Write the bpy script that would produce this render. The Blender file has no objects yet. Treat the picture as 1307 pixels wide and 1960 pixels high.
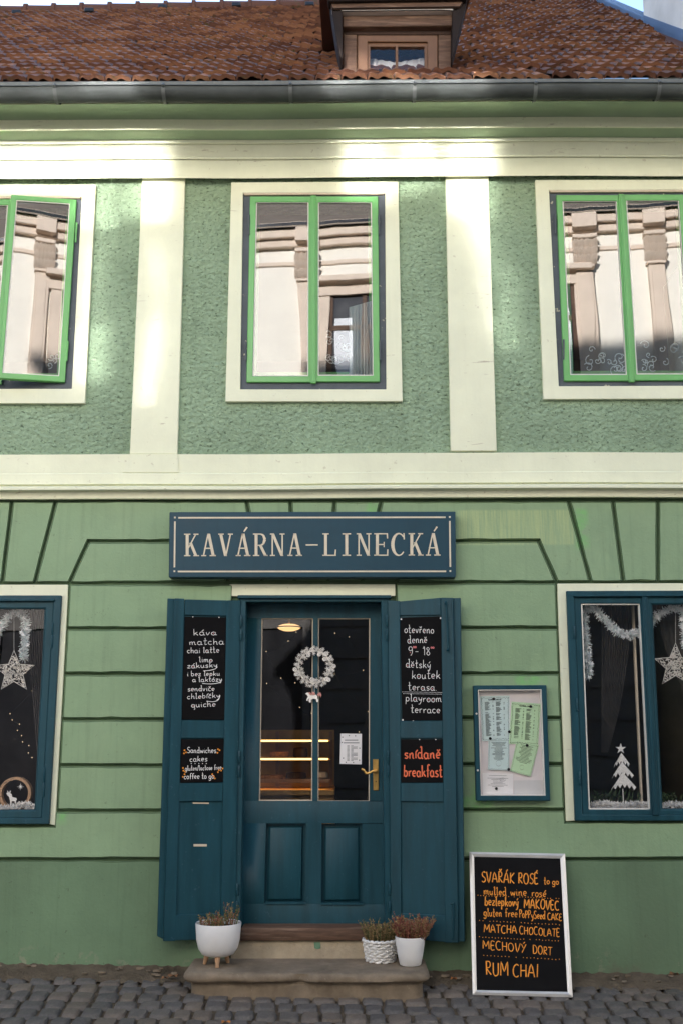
import bpy, bmesh, math, random
from mathutils import Vector, Matrix
R = math.radians
random.seed(7)
scene = bpy.context.scene
COL = scene.collection

# ------------------------------------------------------------------ camera
CAM = Vector((0.0, -7.2, 1.5)); PITCH = R(12.1); YAW = R(0.3); ROLL = 0.0025; F = 2000.0
fwd = Vector((-math.sin(YAW) * math.cos(PITCH), math.cos(YAW) * math.cos(PITCH), math.sin(PITCH)))
right0 = Vector((math.cos(YAW), math.sin(YAW), 0))
up0 = right0.cross(fwd)
right = right0 * math.cos(ROLL) - up0 * math.sin(ROLL)
up = up0 * math.cos(ROLL) + right0 * math.sin(ROLL)
cd = bpy.data.cameras.new('camera'); cam = bpy.data.objects.new('camera', cd); COL.objects.link(cam)
cam.matrix_world = Matrix((
    (right.x, up.x, -fwd.x, CAM.x), (right.y, up.y, -fwd.y, CAM.y), (right.z, up.z, -fwd.z, CAM.z), (0, 0, 0, 1)))
cd.sensor_fit = 'VERTICAL'; cd.sensor_height = 24; cd.lens = 24 * F / 1960
cd.clip_start = 0.05; cd.clip_end = 2000
scene.camera = cam

# ------------------------------------------------------------------ sun, sky, exposure
SUN_E = R(20.0); SUN_PHI = R(25)          # elevation; azimuth left of the facade's own normal, behind the house
to_sun = Vector((-math.sin(SUN_PHI) * math.cos(SUN_E), math.cos(SUN_PHI) * math.cos(SUN_E), math.sin(SUN_E)))
sd = bpy.data.lights.new('sun', 'SUN'); sun = bpy.data.objects.new('sun', sd); COL.objects.link(sun)
sd.energy = 5.0; sd.angle = R(0.53); sd.color = (1.0, 0.975, 0.94)
sun.rotation_euler = to_sun.to_track_quat('Z', 'Y').to_euler()
world = bpy.data.worlds.new('World'); scene.world = world; world.use_nodes = True
wn = world.node_tree.nodes; wl = world.node_tree.links; wn.clear()
wo = wn.new('ShaderNodeOutputWorld'); wb = wn.new('ShaderNodeBackground'); ws = wn.new('ShaderNodeTexSky')
ws.sky_type = 'NISHITA'; ws.sun_disc = False; ws.sun_elevation = SUN_E
ws.sun_rotation = math.atan2(to_sun.x, to_sun.y); ws.air_density = 1.0; ws.dust_density = 0.3; ws.ozone_density = 2.0; ws.altitude = 300
wb.inputs['Strength'].default_value = 0.115
wl.new(ws.outputs[0], wb.inputs[0]); wl.new(wb.outputs[0], wo.inputs[0])
scene.view_settings.view_transform = 'Standard'; scene.view_settings.look = 'None'
scene.view_settings.gamma = 1; scene.view_settings.use_curve_mapping = False
scene.view_settings.exposure = 2.25
scene.render.engine = 'CYCLES'
cy = scene.cycles
cy.use_denoising = True
try: cy.denoiser = 'OPENIMAGEDENOISE'
except Exception: pass
cy.use_adaptive_sampling = False
cy.max_bounces = 8; cy.diffuse_bounces = 4; cy.glossy_bounces = 4; cy.transparent_max_bounces = 24; cy.transmission_bounces = 6
cy.blur_glossy = 0.0; cy.caustics_reflective = True; cy.sample_clamp_indirect = 0; cy.sample_clamp_direct = 0
try:
    cy.use_guiding = True; cy.use_surface_guiding = True; cy.guiding_training_samples = 128; cy.surface_guiding_probability = 0.7
except Exception: pass

# ------------------------------------------------------------------ measuring helpers: photograph pixel -> point on a real plane
def ray(px, py):
    return fwd * F + right * (px - 653.5) + up * (980.0 - py)
def P(px, py, y=0.0):
    d = ray(px, py); t = (y - CAM.y) / d.y
    return CAM + d * t
def PZ(px, py, z):
    d = ray(px, py); t = (z - CAM.z) / d.z
    return CAM + d * t
def PPL(px, py, p0, n):
    d = ray(px, py); t = (p0 - CAM).dot(n) / d.dot(n)
    return CAM + d * t
def X(px, py, y=0.0): return P(px, py, y).x
def Z(py, y=0.0, px=640): return P(px, py, y).z

# ------------------------------------------------------------------ materials
def new_mat(name):
    m = bpy.data.materials.new(name); m.use_nodes = True
    nt = m.node_tree; nt.nodes.clear()
    return m, nt.nodes, nt.links
def rgb(c): return (c[0], c[1], c[2], 1)
def noise_node(N, L, scale, detail=4, rough=0.6, stretch=None, pos=None, dist=0.0):
    n = N.new('ShaderNodeTexNoise'); n.inputs['Scale'].default_value = scale
    n.inputs['Detail'].default_value = detail; n.inputs['Roughness'].default_value = rough; n.inputs['Distortion'].default_value = dist
    if stretch:
        mp = N.new('ShaderNodeMapping'); mp.inputs['Scale'].default_value = stretch
        L.new(pos, mp.inputs[0]); L.new(mp.outputs[0], n.inputs['Vector'])
    else: L.new(pos, n.inputs['Vector'])
    return n
def ramp(N, L, src, p0, p1, c0=(0, 0, 0), c1=(1, 1, 1)):
    r = N.new('ShaderNodeValToRGB'); e = r.color_ramp.elements
    e[0].position = p0; e[1].position = p1; e[0].color = rgb(c0); e[1].color = rgb(c1)
    L.new(src, r.inputs[0]); return r
def mix(N, L, fac, a, b, mode='MIX'):
    m = N.new('ShaderNodeMix'); m.data_type = 'RGBA'; m.blend_type = mode
    for s, v in ((m.inputs[0], fac), (m.inputs[6], a), (m.inputs[7], b)):
        if hasattr(v, 'is_output'): L.new(v, s)
        elif isinstance(v, (int, float)): s.default_value = v
        else: s.default_value = rgb(v)
    return m.outputs[2]
def math_n(N, L, op, a, b=0.0, clamp=False):
    m = N.new('ShaderNodeMath'); m.operation = op; m.use_clamp = clamp
    for s, v in ((m.inputs[0], a), (m.inputs[1], b)):
        if hasattr(v, 'is_output'): L.new(v, s)
        else: s.default_value = v
    return m.outputs[0]
def surf(name, col, rough=0.6, var=0.12, vscale=3.0, bump=0.1, bscale=60, bdist=0.004, spec=0.4, metal=0.0,
         speck=None, speck_amt=0.6, speck_scale=30, streak=0.0, col2=None, col2_amt=0.4, stretch=None, coat=0.0, extra=None):
    m, N, L = new_mat(name)
    out = N.new('ShaderNodeOutputMaterial'); b = N.new('ShaderNodeBsdfPrincipled'); L.new(b.outputs[0], out.inputs[0])
    g = N.new('ShaderNodeNewGeometry'); pos = g.outputs['Position']
    n1 = noise_node(N, L, vscale, 6, 0.65, stretch, pos)
    lo = tuple(c * (1 - var) for c in col); hi = tuple(min(1, c * (1 + var)) for c in col)
    c = ramp(N, L, n1.outputs[0], 0.3, 0.7, lo, hi).outputs[0]
    if col2:
        n2 = noise_node(N, L, vscale * 0.6, 5, 0.6, stretch, pos, 0.5)
        f = ramp(N, L, n2.outputs[0], 0.5, 0.72).outputs[0]
        c = mix(N, L, math_n(N, L, 'MULTIPLY', f, col2_amt), c, col2)
    if streak:
        n3 = noise_node(N, L, 1.0, 3, 0.6, (26, 26, 1.2), pos)
        f = ramp(N, L, n3.outputs[0], 0.52, 0.75).outputs[0]
        c = mix(N, L, math_n(N, L, 'MULTIPLY', f, streak), c, tuple(v * 0.5 for v in col))
    if speck:
        n4 = noise_node(N, L, speck_scale, 3, 0.7, None, pos)
        f = ramp(N, L, n4.outputs[0], 0.66, 0.70).outputs[0]
        c = mix(N, L, math_n(N, L, 'MULTIPLY', f, speck_amt), c, speck)
    if extra: c = extra(N, L, pos, c)
    L.new(c, b.inputs['Base Color'])
    rr = math_n(N, L, 'MULTIPLY_ADD', n1.outputs[0], 0.25)
    N[-1].inputs[2].default_value = rough - 0.12
    L.new(rr, b.inputs['Roughness'])
    b.inputs['Metallic'].default_value = metal; b.inputs['Specular IOR Level'].default_value = spec
    if coat: b.inputs['Coat Weight'].default_value = coat
    if bump:
        nb = noise_node(N, L, bscale, 5, 0.6, None, pos)
        bp = N.new('ShaderNodeBump'); bp.inputs['Strength'].default_value = bump; bp.inputs['Distance'].default_value = bdist
        L.new(nb.outputs[0], bp.inputs['Height']); L.new(bp.outputs[0], b.inputs['Normal'])
    return m
def emit(name, col, st):
    m, N, L = new_mat(name)
    out = N.new('ShaderNodeOutputMaterial'); e = N.new('ShaderNodeEmission'); e.inputs[0].default_value = rgb(col); e.inputs[1].default_value = st
    L.new(e.outputs[0], out.inputs[0]); return m
def glass(name, boost=1.0, base=0.0, wav=0.0, wscale=1.2, rough=0.0, tint=(1, 1, 1), bend=(1, 1, 1)):
    m, N, L = new_mat(name)
    out = N.new('ShaderNodeOutputMaterial'); mx = N.new('ShaderNodeMixShader'); t = N.new('ShaderNodeBsdfTransparent'); g = N.new('ShaderNodeBsdfGlossy')
    t.inputs[0].default_value = rgb(tint); g.inputs['Roughness'].default_value = rough
    fr = N.new('ShaderNodeFresnel'); fr.inputs[0].default_value = 1.5
    f = math_n(N, L, 'MULTIPLY_ADD', fr.outputs[0], boost, True); N[-1].inputs[2].default_value = base
    gb = N.new('ShaderNodeNewGeometry'); f = math_n(N, L, 'MULTIPLY', f, math_n(N, L, 'SUBTRACT', 1.0, gb.outputs['Backfacing']))   # the inner face of a pane adds no second mirror image
    L.new(f, mx.inputs[0]); L.new(t.outputs[0], mx.inputs[1]); L.new(g.outputs[0], mx.inputs[2]); L.new(mx.outputs[0], out.inputs[0])
    if wav:
        ge = N.new('ShaderNodeNewGeometry')
        nb = noise_node(N, L, wscale, 2, 0.4, bend, ge.outputs['Position'])
        bp = N.new('ShaderNodeBump'); bp.inputs['Strength'].default_value = 1.0; bp.inputs['Distance'].default_value = wav
        L.new(nb.outputs[0], bp.inputs['Height']); L.new(bp.outputs[0], g.inputs['Normal'])
    return m

def boxmask(N, L, pos, x0, x1, z0, z1, soft=0.03):
    sx = N.new('ShaderNodeSeparateXYZ'); L.new(pos, sx.inputs[0])
    def ss(v, a, b):
        r = N.new('ShaderNodeMapRange'); r.interpolation_type = 'SMOOTHSTEP'
        L.new(v, r.inputs[0]); r.inputs[1].default_value = a; r.inputs[2].default_value = b
        return r.outputs[0]
    a = math_n(N, L, 'MULTIPLY', ss(sx.outputs[0], x0 - soft, x0 + soft), ss(sx.outputs[0], x1 + soft, x1 - soft))
    b = math_n(N, L, 'MULTIPLY', ss(sx.outputs[2], z0 - soft, z0 + soft), ss(sx.outputs[2], z1 + soft, z1 - soft))
    return math_n(N, L, 'MULTIPLY', a, b)

GREEN = (0.24, 0.35, 0.205); CREAM = (0.75, 0.765, 0.575); ROUGH = (0.37, 0.50, 0.335); BLUE = (0.0085, 0.054, 0.074)
def green_marks(N, L, pos, c):
    # overpainted bright patches, and the pale drips where an older sign hung
    for (x0, y0, x1, y1, a) in ((1103, 975, 1122, 1050, .55), (985, 1292, 1045, 1310, .6), (702, 960, 722, 980, .6), (885, 1525, 940, 1550, .5), (112, 1556, 128, 1575, .6), (905, 1500, 918, 1552, .3)):
        p, q = P(x0, y1), P(x1, y0)
        f = boxmask(N, L, pos, p.x, q.x, p.z, q.z, 0.025)
        nn = noise_node(N, L, 14, 4, .6, None, pos)
        f = math_n(N, L, 'MULTIPLY', math_n(N, L, 'MULTIPLY', f, ramp(N, L, nn.outputs[0], .35, .6).outputs[0]), a)
        c = mix(N, L, f, c, (0.17, 0.52, 0.13))
    p, q = P(876, 1043), P(1094, 976)
    f = boxmask(N, L, pos, p.x, q.x, p.z, q.z, 0.012)
    nn = noise_node(N, L, 1, 4, .7, (60, 60, 2.2), pos)
    f = math_n(N, L, 'MULTIPLY', f, ramp(N, L, nn.outputs[0], .38, .64, (.12, .12, .12), (.75, .75, .75)).outputs[0])
    c = mix(N, L, f, c, (0.42, 0.50, 0.24))
    # rising damp stains at the foot of the wall, ragged
    sx = N.new('ShaderNodeSeparateXYZ'); L.new(pos, sx.inputs[0])
    nn = noise_node(N, L, 5, 5, .7, None, pos)
    h = math_n(N, L, 'MULTIPLY_ADD', nn.outputs[0], 0.5); N[-1].inputs[2].default_value = -0.22
    d = math_n(N, L, 'SUBTRACT', h, sx.outputs[2])
    f = math_n(N, L, 'MULTIPLY', ramp(N, L, d, 0.0, 0.10).outputs[0], .75)
    c = mix(N, L, f, c, (0.13, 0.12, 0.085))
    # flakes of paint lost low down, showing the pale render
    n6 = noise_node(N, L, 7, 5, .75, None, pos); n7 = noise_node(N, L, 1.3, 2, .5, None, pos)
    low = N.new('ShaderNodeMapRange'); L.new(sx.outputs[2], low.inputs[0]); low.inputs[1].default_value = .20; low.inputs[2].default_value = .0
    f = math_n(N, L, 'MULTIPLY', ramp(N, L, n6.outputs[0], .57, .60).outputs[0], math_n(N, L, 'MULTIPLY', low.outputs[0], ramp(N, L, n7.outputs[0], .45, .55).outputs[0]))
    c = mix(N, L, math_n(N, L, 'MULTIPLY', f, .85), c, (0.30, 0.27, 0.20))
    n8 = noise_node(N, L, 1.0, 5, .75, (1.5, 1.5, 1.5), pos, 2.0); n9 = noise_node(N, L, 90, 2, .5, None, pos)
    f = math_n(N, L, 'MULTIPLY', ramp(N, L, n8.outputs[0], .60, .66).outputs[0], ramp(N, L, n9.outputs[0], .62, .66).outputs[0])
    c = mix(N, L, math_n(N, L, 'MULTIPLY', f, .6), c, (0.09, 0.10, 0.065))
    return c
def cream_marks(N, L, pos, c):
    nn = noise_node(N, L, 2.0, 6, .72, (1, 1, 9), pos, 1.2)
    f = math_n(N, L, 'MULTIPLY', ramp(N, L, nn.outputs[0], .66, .69).outputs[0], .55)
    return mix(N, L, f, c, (0.25, 0.17, 0.11))

M = {}
M['green'] = surf('green_wall_paint', GREEN, .62, .10, 1.6, .35, 45, .006, .3, col2=(0.30, 0.40, 0.24), col2_amt=.35, speck=(0.10, 0.12, 0.07), speck_amt=.35, speck_scale=24, streak=.22, extra=green_marks)
M['plinth'] = surf('dark_green_plinth_paint', (0.135, 0.215, 0.125), .65, .16, 1.4, .4, 40, .007, .3, col2=(0.10, 0.14, 0.085), col2_amt=.5, speck=(0.07, 0.08, 0.05), speck_amt=.4, speck_scale=20, streak=.2, extra=green_marks)
M['cream'] = surf('cream_trim_paint', CREAM, .6, .07, 2.2, .25, 50, .005, .3, speck=(0.36, 0.30, 0.19), speck_amt=.35, speck_scale=18, streak=.06, extra=cream_marks)
M['cornice_green'] = surf('cornice_green_paint', (0.35, 0.455, 0.30), .6, .1, 2.0, .2, 50, .005, .3)
M['groove'] = surf('groove_render', (0.070, 0.112, 0.060), .8, .15, 6, .3, 60, .004, .2)
M['blue'] = surf('blue_wood_paint', BLUE, .5, .22, 2.0, .25, 45, .002, .3, streak=.25, speck=(0.06, 0.12, 0.15), speck_amt=.35, speck_scale=36, stretch=(9, 9, .9))
M['blue_sign'] = surf('blue_sign_paint', (0.008, 0.047, 0.073), .5, .10, 3, .12, 30, .002, .35, streak=.15)
M['sash_green'] = surf('bright_green_paint', (0.13, 0.40, 0.115), .35, .07, 4, .06, 40, .001, .5)
M['grey_frame'] = surf('old_grey_frame_paint', (0.085, 0.10, 0.115), .6, .2, 6, .4, 40, .004, .3, speck=(0.55, 0.50, 0.36), speck_amt=.9, speck_scale=13)
M['bead'] = surf('pale_glazing_putty', (0.60, 0.50, 0.38), .6, .1, 10, .1, 60, .001)
M['white_bead'] = surf('white_glazing_putty', (0.70, 0.68, 0.62), .6, .1, 10, .1, 60, .001)
M['zinc'] = surf('weathered_zinc', (0.065, 0.073, 0.071), .68, .35, 2.5, .1, 20, .002, .3, .15, col2=(0.13, 0.145, 0.13), col2_amt=.5, stretch=(1, 1, 3))
M['flash'] = surf('blue_grey_flashing', (0.10, 0.16, 0.26), .5, .15, 3, .1, 30, .002, .4)
M['chalkboard'] = surf('chalkboard_black', (0.0055, 0.0052, 0.0056), .75, .4, 5, .05, 40, .001, .10)
M['chalk_white'] = surf('white_chalk_ink', (0.82, 0.80, 0.78), .8, .10, 60, 0)
M['chalk_pink'] = surf('pink_chalk_ink', (0.75, 0.22, 0.22), .8, .10, 60, 0)
M['chalk_red'] = surf('coral_chalk_ink', (0.80, 0.17, 0.075), .8, .2, 60, 0)
M['chalk_orange'] = surf('orange_chalk_ink', (0.86, 0.30, 0.035), .8, .25, 40, 0)
M['sign_ink'] = surf('cream_sign_ink', (0.66, 0.58, 0.44), .6, .08, 20, 0)
M['black'] = surf('black_plastic', (0.012, 0.012, 0.013), .4, .1, 10, 0)
M['alu'] = surf('silver_aluminium', (0.62, 0.60, 0.57), .4, .08, 8, .05, 60, .001, .5, .35)
M['white_pot'] = surf('white_glazed_clay', (0.70, 0.69, 0.68), .38, .05, 6, .05, 40, .001, .5)
M['white_wicker'] = surf('white_painted_wicker', (0.72, 0.70, 0.67), .6, .12, 20, .2, 80, .001)
M['oak'] = surf('pale_wood', (0.42, 0.25, 0.14), .55, .2, 20, .1, 60, .001, stretch=(4, 4, 1))
M['soil'] = surf('dark_soil', (0.035, 0.022, 0.014), .95, .4, 30, .8, 60, .01)
M['brass'] = surf('worn_brass', (0.62, 0.38, 0.12), .38, .2, 12, .05, 60, .001, .5, .9)
M['wood_old'] = surf('worn_brown_wood', (0.10, 0.056, 0.036), .7, .45, 5, .4, 40, .004, .3, stretch=(1.2, 6, 14), col2=(0.30, 0.20, 0.14), col2_amt=.5)
M['wood_dark'] = surf('dark_brown_wood', (0.045, 0.024, 0.017), .65, .3, 5, .3, 40, .004, .3, stretch=(5, 5, 1.2))
M['wood_black'] = surf('near_black_wood', (0.016, 0.010, 0.008), .7, .3, 5, .3, 40, .004, .2, stretch=(5, 5, 1.2))  # plain near-black wood for the dormer's side and fascia boards
M['dormer_frame'] = surf('ochre_brown_wood_paint', (0.145, 0.072, 0.036), .5, .15, 5, .1, 40, .002, .4, stretch=(5, 5, 1.2))
M['stone'] = surf('worn_sandstone', (0.21, 0.165, 0.118), .85, .35, 5, .6, 30, .008, .2, col2=(0.095, 0.078, 0.058), col2_amt=.8, speck=(0.34, 0.28, 0.21), speck_amt=.5, speck_scale=26)
M['plaster_old'] = surf('crumbling_plaster', (0.40, 0.33, 0.235), .9, .22, 6, .8, 24, .01, .2, col2=(0.25, 0.23, 0.17), col2_amt=.6, speck=(0.20, 0.16, 0.12), speck_amt=.7, speck_scale=22)
M['dirt'] = surf('packed_dirt', (0.105, 0.082, 0.058), .95, .4, 7, 1.0, 40, .015, .1, col2=(0.16, 0.13, 0.09), col2_amt=.6)
M['paper_white'] = surf('white_paper', (0.78, 0.75, 0.74), .8, .03, 8, 0)
M['paper_grey'] = surf('greyish_paper', (0.60, 0.58, 0.57), .8, .03, 8, 0)
M['paper_blue'] = surf('pale_blue_paper', (0.55, 0.67, 0.65), .8, .03, 8, 0)
M['paper_green'] = surf('pale_green_paper', (0.49, 0.68, 0.42), .8, .03, 8, 0)
M['backing'] = surf('white_metal_backboard', (0.70, 0.64, 0.63), .5, .04, 3, 0)
M['chip_green'] = surf('old_green_paint_chip', (0.13, 0.24, 0.15), .7, .2, 30, 0)
M['ink'] = surf('black_print', (0.03, 0.035, 0.04), .8, .1, 30, 0)
M['ornament'] = surf('off_white_plywood', (0.85, 0.80, 0.73), .7, .06, 20, 0)
M['silver'] = surf('silver_glitter', (0.82, 0.79, 0.75), .5, .2, 120, .3, 300, .002, .5, .1)
M['pink'] = surf('dusty_pink_paint', (0.55, 0.24, 0.20), .7, .1, 20, 0)
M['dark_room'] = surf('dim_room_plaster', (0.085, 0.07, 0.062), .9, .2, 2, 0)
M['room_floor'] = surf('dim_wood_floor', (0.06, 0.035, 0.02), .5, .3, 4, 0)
M['counter'] = surf('counter_wood', (0.62, 0.36, 0.13), .4, .2, 5, 0)
M['cake'] = surf('baked_cake', (0.32, 0.16, 0.07), .8, .4, 30, .3, 60, .004)
M['curtain'] = surf('grey_sheer_fabric', (0.055, 0.048, 0.045), .9, .15, 12, 0)
M['lace'] = surf('white_lace', (0.72, 0.73, 0.76), .9, .05, 12, 0)
M['leaf_dark'] = surf('dark_leaf', (0.03, 0.055, 0.02), .6, .3, 20, 0)
M['led'] = emit('warm_led_strip', (1.0, 0.54, 0.15), 1.15)
M['bulb'] = emit('fairy_bulb', (1.0, 0.75, 0.45), 0.22)
M['lamp'] = emit('ceiling_lamp_shade', (1.0, 0.60, 0.26), 0.30)
M['pane_up'] = glass('old_window_glass', 1.0, 0.135, 0.0020, 1.5, 0.0, (.85, .88, .86), (1.6, 1.6, .35))
M['pane_shop'] = glass('shop_window_glass', 1.3, 0.025, 0.001, 1.5)
M['pane_dormer'] = glass('dormer_glass', 1.0, 0.01, 0.01, 3.0)
M['pane_street'] = glass('street_glass', 1.0, 0.36, 0.0, 1.4, 0.055)
# ------------------------------------------------------------------ mesh helpers
class MB:
    def __init__(s, *mats):
        s.bm = bmesh.new(); s.mats = [M[m] if isinstance(m, str) else m for m in mats]
    def face(s, pts, mi=0):
        try:
            f = s.bm.faces.new([s.bm.verts.new(p) for p in pts]); f.material_index = mi; return f
        except ValueError: return None
    def prism(s, pts, off, mi=0):
        off = Vector(off); n = len(pts)
        a = [s.bm.verts.new(p) for p in pts]; b = [s.bm.verts.new(Vector(p) + off) for p in pts]
        fs = [s.bm.faces.new(a), s.bm.faces.new(b[::-1])]
        for i in range(n): fs.append(s.bm.faces.new((a[i], a[(i + 1) % n], b[(i + 1) % n], b[i])))
        for f in fs: f.material_index = mi
        return s
    def prism_px(s, pts, yf, yb, mi=0):
        return s.prism([P(x, y, yf) for x, y in pts], (0, yb - yf, 0), mi)
    def ring(s, outer, inner, off, mi=0):
        off = Vector(off); n = len(outer)
        o = [s.bm.verts.new(p) for p in outer]; i_ = [s.bm.verts.new(p) for p in inner]
        o2 = [s.bm.verts.new(Vector(p) + off) for p in outer]; i2 = [s.bm.verts.new(Vector(p) + off) for p in inner]
        for k in range(n):
            j = (k + 1) % n
            for q in ((o[k], o[j], i_[j], i_[k]), (o2[k], i2[k], i2[j], o2[j]), (o[k], o2[k], o2[j], o[j]), (i_[k], i_[j], i2[j], i2[k])):
                s.bm.faces.new(q).material_index = mi
        return s
    def ring_px(s, outer, inner, yf, yb, mi=0):
        return s.ring([P(x, y, yf) for x, y in outer], [P(x, y, yf) for x, y in inner], (0, yb - yf, 0), mi)
    def box(s, x0, x1, y0, y1, z0, z1, mi=0):
        return s.prism([(x0, y0, z0), (x1, y0, z0), (x1, y0, z1), (x0, y0, z1)], (0, y1 - y0, 0), mi)
    def sweep(s, prof, x0, x1, mis=None, n=1, wob=0.0):
        # prof: list of (y, z); extruded along X; hand-run plaster may waver by wob
        rows = []
        for k in range(n + 1):
            x = x0 + (x1 - x0) * k / n
            dz = wob * (math.sin(x * 1.7) + 0.6 * math.sin(x * 3.9 + 1)); dy = wob * math.sin(x * 2.3 + 2)
            rows.append([s.bm.verts.new((x, y + dy, z + dz)) for y, z in prof])
        for k in range(n):
            for i in range(len(prof) - 1):
                f = s.bm.faces.new((rows[k][i], rows[k + 1][i], rows[k + 1][i + 1], rows[k][i + 1]))
                f.material_index = mis[i] if mis else 0
        return s
    def tube(s, pts, r, n=6, mi=0, closed=False):
        pts = [Vector(p) for p in pts]; rings = []; N_ = len(pts)
        for i, p in enumerate(pts):
            a = pts[(i - 1) % N_] if (closed or i > 0) else p; b = pts[(i + 1) % N_] if (closed or i < N_ - 1) else p
            t = (b - a)
            t = t.normalized() if t.length > 1e-9 else Vector((0, 0, 1))
            u = t.cross(Vector((0, 0, 1)));
            if u.length < 1e-3: u = t.cross(Vector((0, 1, 0)))
            u.normalize(); v = t.cross(u)
            rr = r[i] if isinstance(r, (list, tuple)) else r
            rings.append([s.bm.verts.new(p + (u * math.cos(2 * math.pi * k / n) + v * math.sin(2 * math.pi * k / n)) * rr) for k in range(n)])
        for i in range(N_ if closed else N_ - 1):
            A, B = rings[i], rings[(i + 1) % N_]
            for k in range(n): s.bm.faces.new((A[k], A[(k + 1) % n], B[(k + 1) % n], B[k])).material_index = mi
        if not closed:
            for q in (rings[0][::-1], rings[-1]):
                if n > 2: s.bm.faces.new(q).material_index = mi
        return s
    def lathe(s, prof, c, n=32, mi=0, axis='Z'):
        c = Vector(c); rings = []
        for r, h in prof:
            ring = []
            for k in range(n):
                a = 2 * math.pi * k / n
                d = Vector((r * math.cos(a), r * math.sin(a), h)) if axis == 'Z' else Vector((r * math.cos(a), h, r * math.sin(a)))
                ring.append(s.bm.verts.new(c + d))
            rings.append(ring)
        for A, B in zip(rings, rings[1:]):
            for k in range(n): s.bm.faces.new((A[k], A[(k + 1) % n], B[(k + 1) % n], B[k])).material_index = mi
        for q in (rings[0][::-1], rings[-1]): s.bm.faces.new(q).material_index = mi
        return s
    def build(s, name, parent=None, loc=None, bevel=0.0, smooth=35, seg=1):
        bm = s.bm
        bmesh.ops.remove_doubles(bm, verts=bm.verts, dist=1e-6)
        bmesh.ops.recalc_face_normals(bm, faces=bm.faces)
        if bevel:
            es = [e for e in bm.edges if len(e.link_faces) == 2 and e.calc_face_angle(0) > R(25)]
            bmesh.ops.bevel(bm, geom=es, offset=bevel, segments=seg, affect='EDGES', clamp_overlap=True, profile=0.5)
        root = parent
        while root is not None and root.parent is not None: root = root.parent
        o0 = Vector(loc) if loc is not None else (root.location.copy() if root is not None else Vector((0, 0, 0)))
        bmesh.ops.translate(bm, verts=bm.verts, vec=-o0)
        me = bpy.data.meshes.new(name); bm.to_mesh(me); bm.free()
        for m in s.mats: me.materials.append(m)
        if smooth:
            for p in me.polygons: p.use_smooth = True
            me.set_sharp_from_angle(angle=R(smooth))
        o = bpy.data.objects.new(name, me); COL.objects.link(o)
        if parent is not None: o.parent = parent
        else: o.location = o0
        return o
def tag(o, label=None, cat=None, group=None, kind=None):
    if label: o['label'] = label
    if cat: o['category'] = cat
    if group: o['group'] = group
    if kind: o['kind'] = kind
    return o
def thing(name, label, cat, loc, group=None):
    o = bpy.data.objects.new(name, None); COL.objects.link(o); o.location = loc; o.empty_display_size = .1
    return tag(o, label, cat, group)
def inset(pts, d):
    # shrink a polygon given in pixels by d on every side
    n = len(pts); A = sum(pts[i][0] * pts[(i + 1) % n][1] - pts[(i + 1) % n][0] * pts[i][1] for i in range(n))
    sg = 1 if A > 0 else -1; L = []
    for i in range(n):
        (x0, y0), (x1, y1) = pts[i], pts[(i + 1) % n]
        l = math.hypot(x1 - x0, y1 - y0); nx, ny = -(y1 - y0) / l * sg, (x1 - x0) / l * sg
        L.append((x0 + nx * d, y0 + ny * d, x1 - x0, y1 - y0))
    out = []
    for i in range(n):
        ax, ay, adx, ady = L[i - 1]; bx, by, bdx, bdy = L[i]
        den = adx * bdy - ady * bdx
        if abs(den) < 1e-6: out.append((bx, by)); continue
        t = ((bx - ax) * bdy - (by - ay) * bdx) / den
        out.append((ax + adx * t, ay + ady * t))
    return out
def wall_holes(mb, x0, x1, z0, z1, holes, y0, y1, mi=0):
    # one wall sheet of real thickness with rectangular openings (and their reveals)
    xs = sorted({x0, x1, *[h[0] for h in holes], *[h[1] for h in holes]}); zs = sorted({z0, z1, *[h[2] for h in holes], *[h[3] for h in holes]})
    xs = [x for x in xs if x0 <= x <= x1]; zs = [z for z in zs if z0 <= z <= z1]
    def hole(x, z): return any(h[0] < x < h[1] and h[2] < z < h[3] for h in holes)
    for i in range(len(xs) - 1):
        for k in range(len(zs) - 1):
            xa, xb, za, zb = xs[i], xs[i + 1], zs[k], zs[k + 1]
            if hole((xa + xb) / 2, (za + zb) / 2): continue
            mb.face([(xa, y0, za), (xb, y0, za), (xb, y0, zb), (xa, y0, zb)], mi)
            mb.face([(xa, y1, za), (xa, y1, zb), (xb, y1, zb), (xb, y1, za)], mi)
    for a, b, c, d in holes:
        for q in (((a, c), (a, d)), ((b, c), (b, d)), ((a, c), (b, c)), ((a, d), (b, d))):
            (xa, za), (xb, zb) = q
            mb.face([(xa, y0, za), (xb, y0, zb), (xb, y1, zb), (xa, y1, za)], mi)

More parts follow.
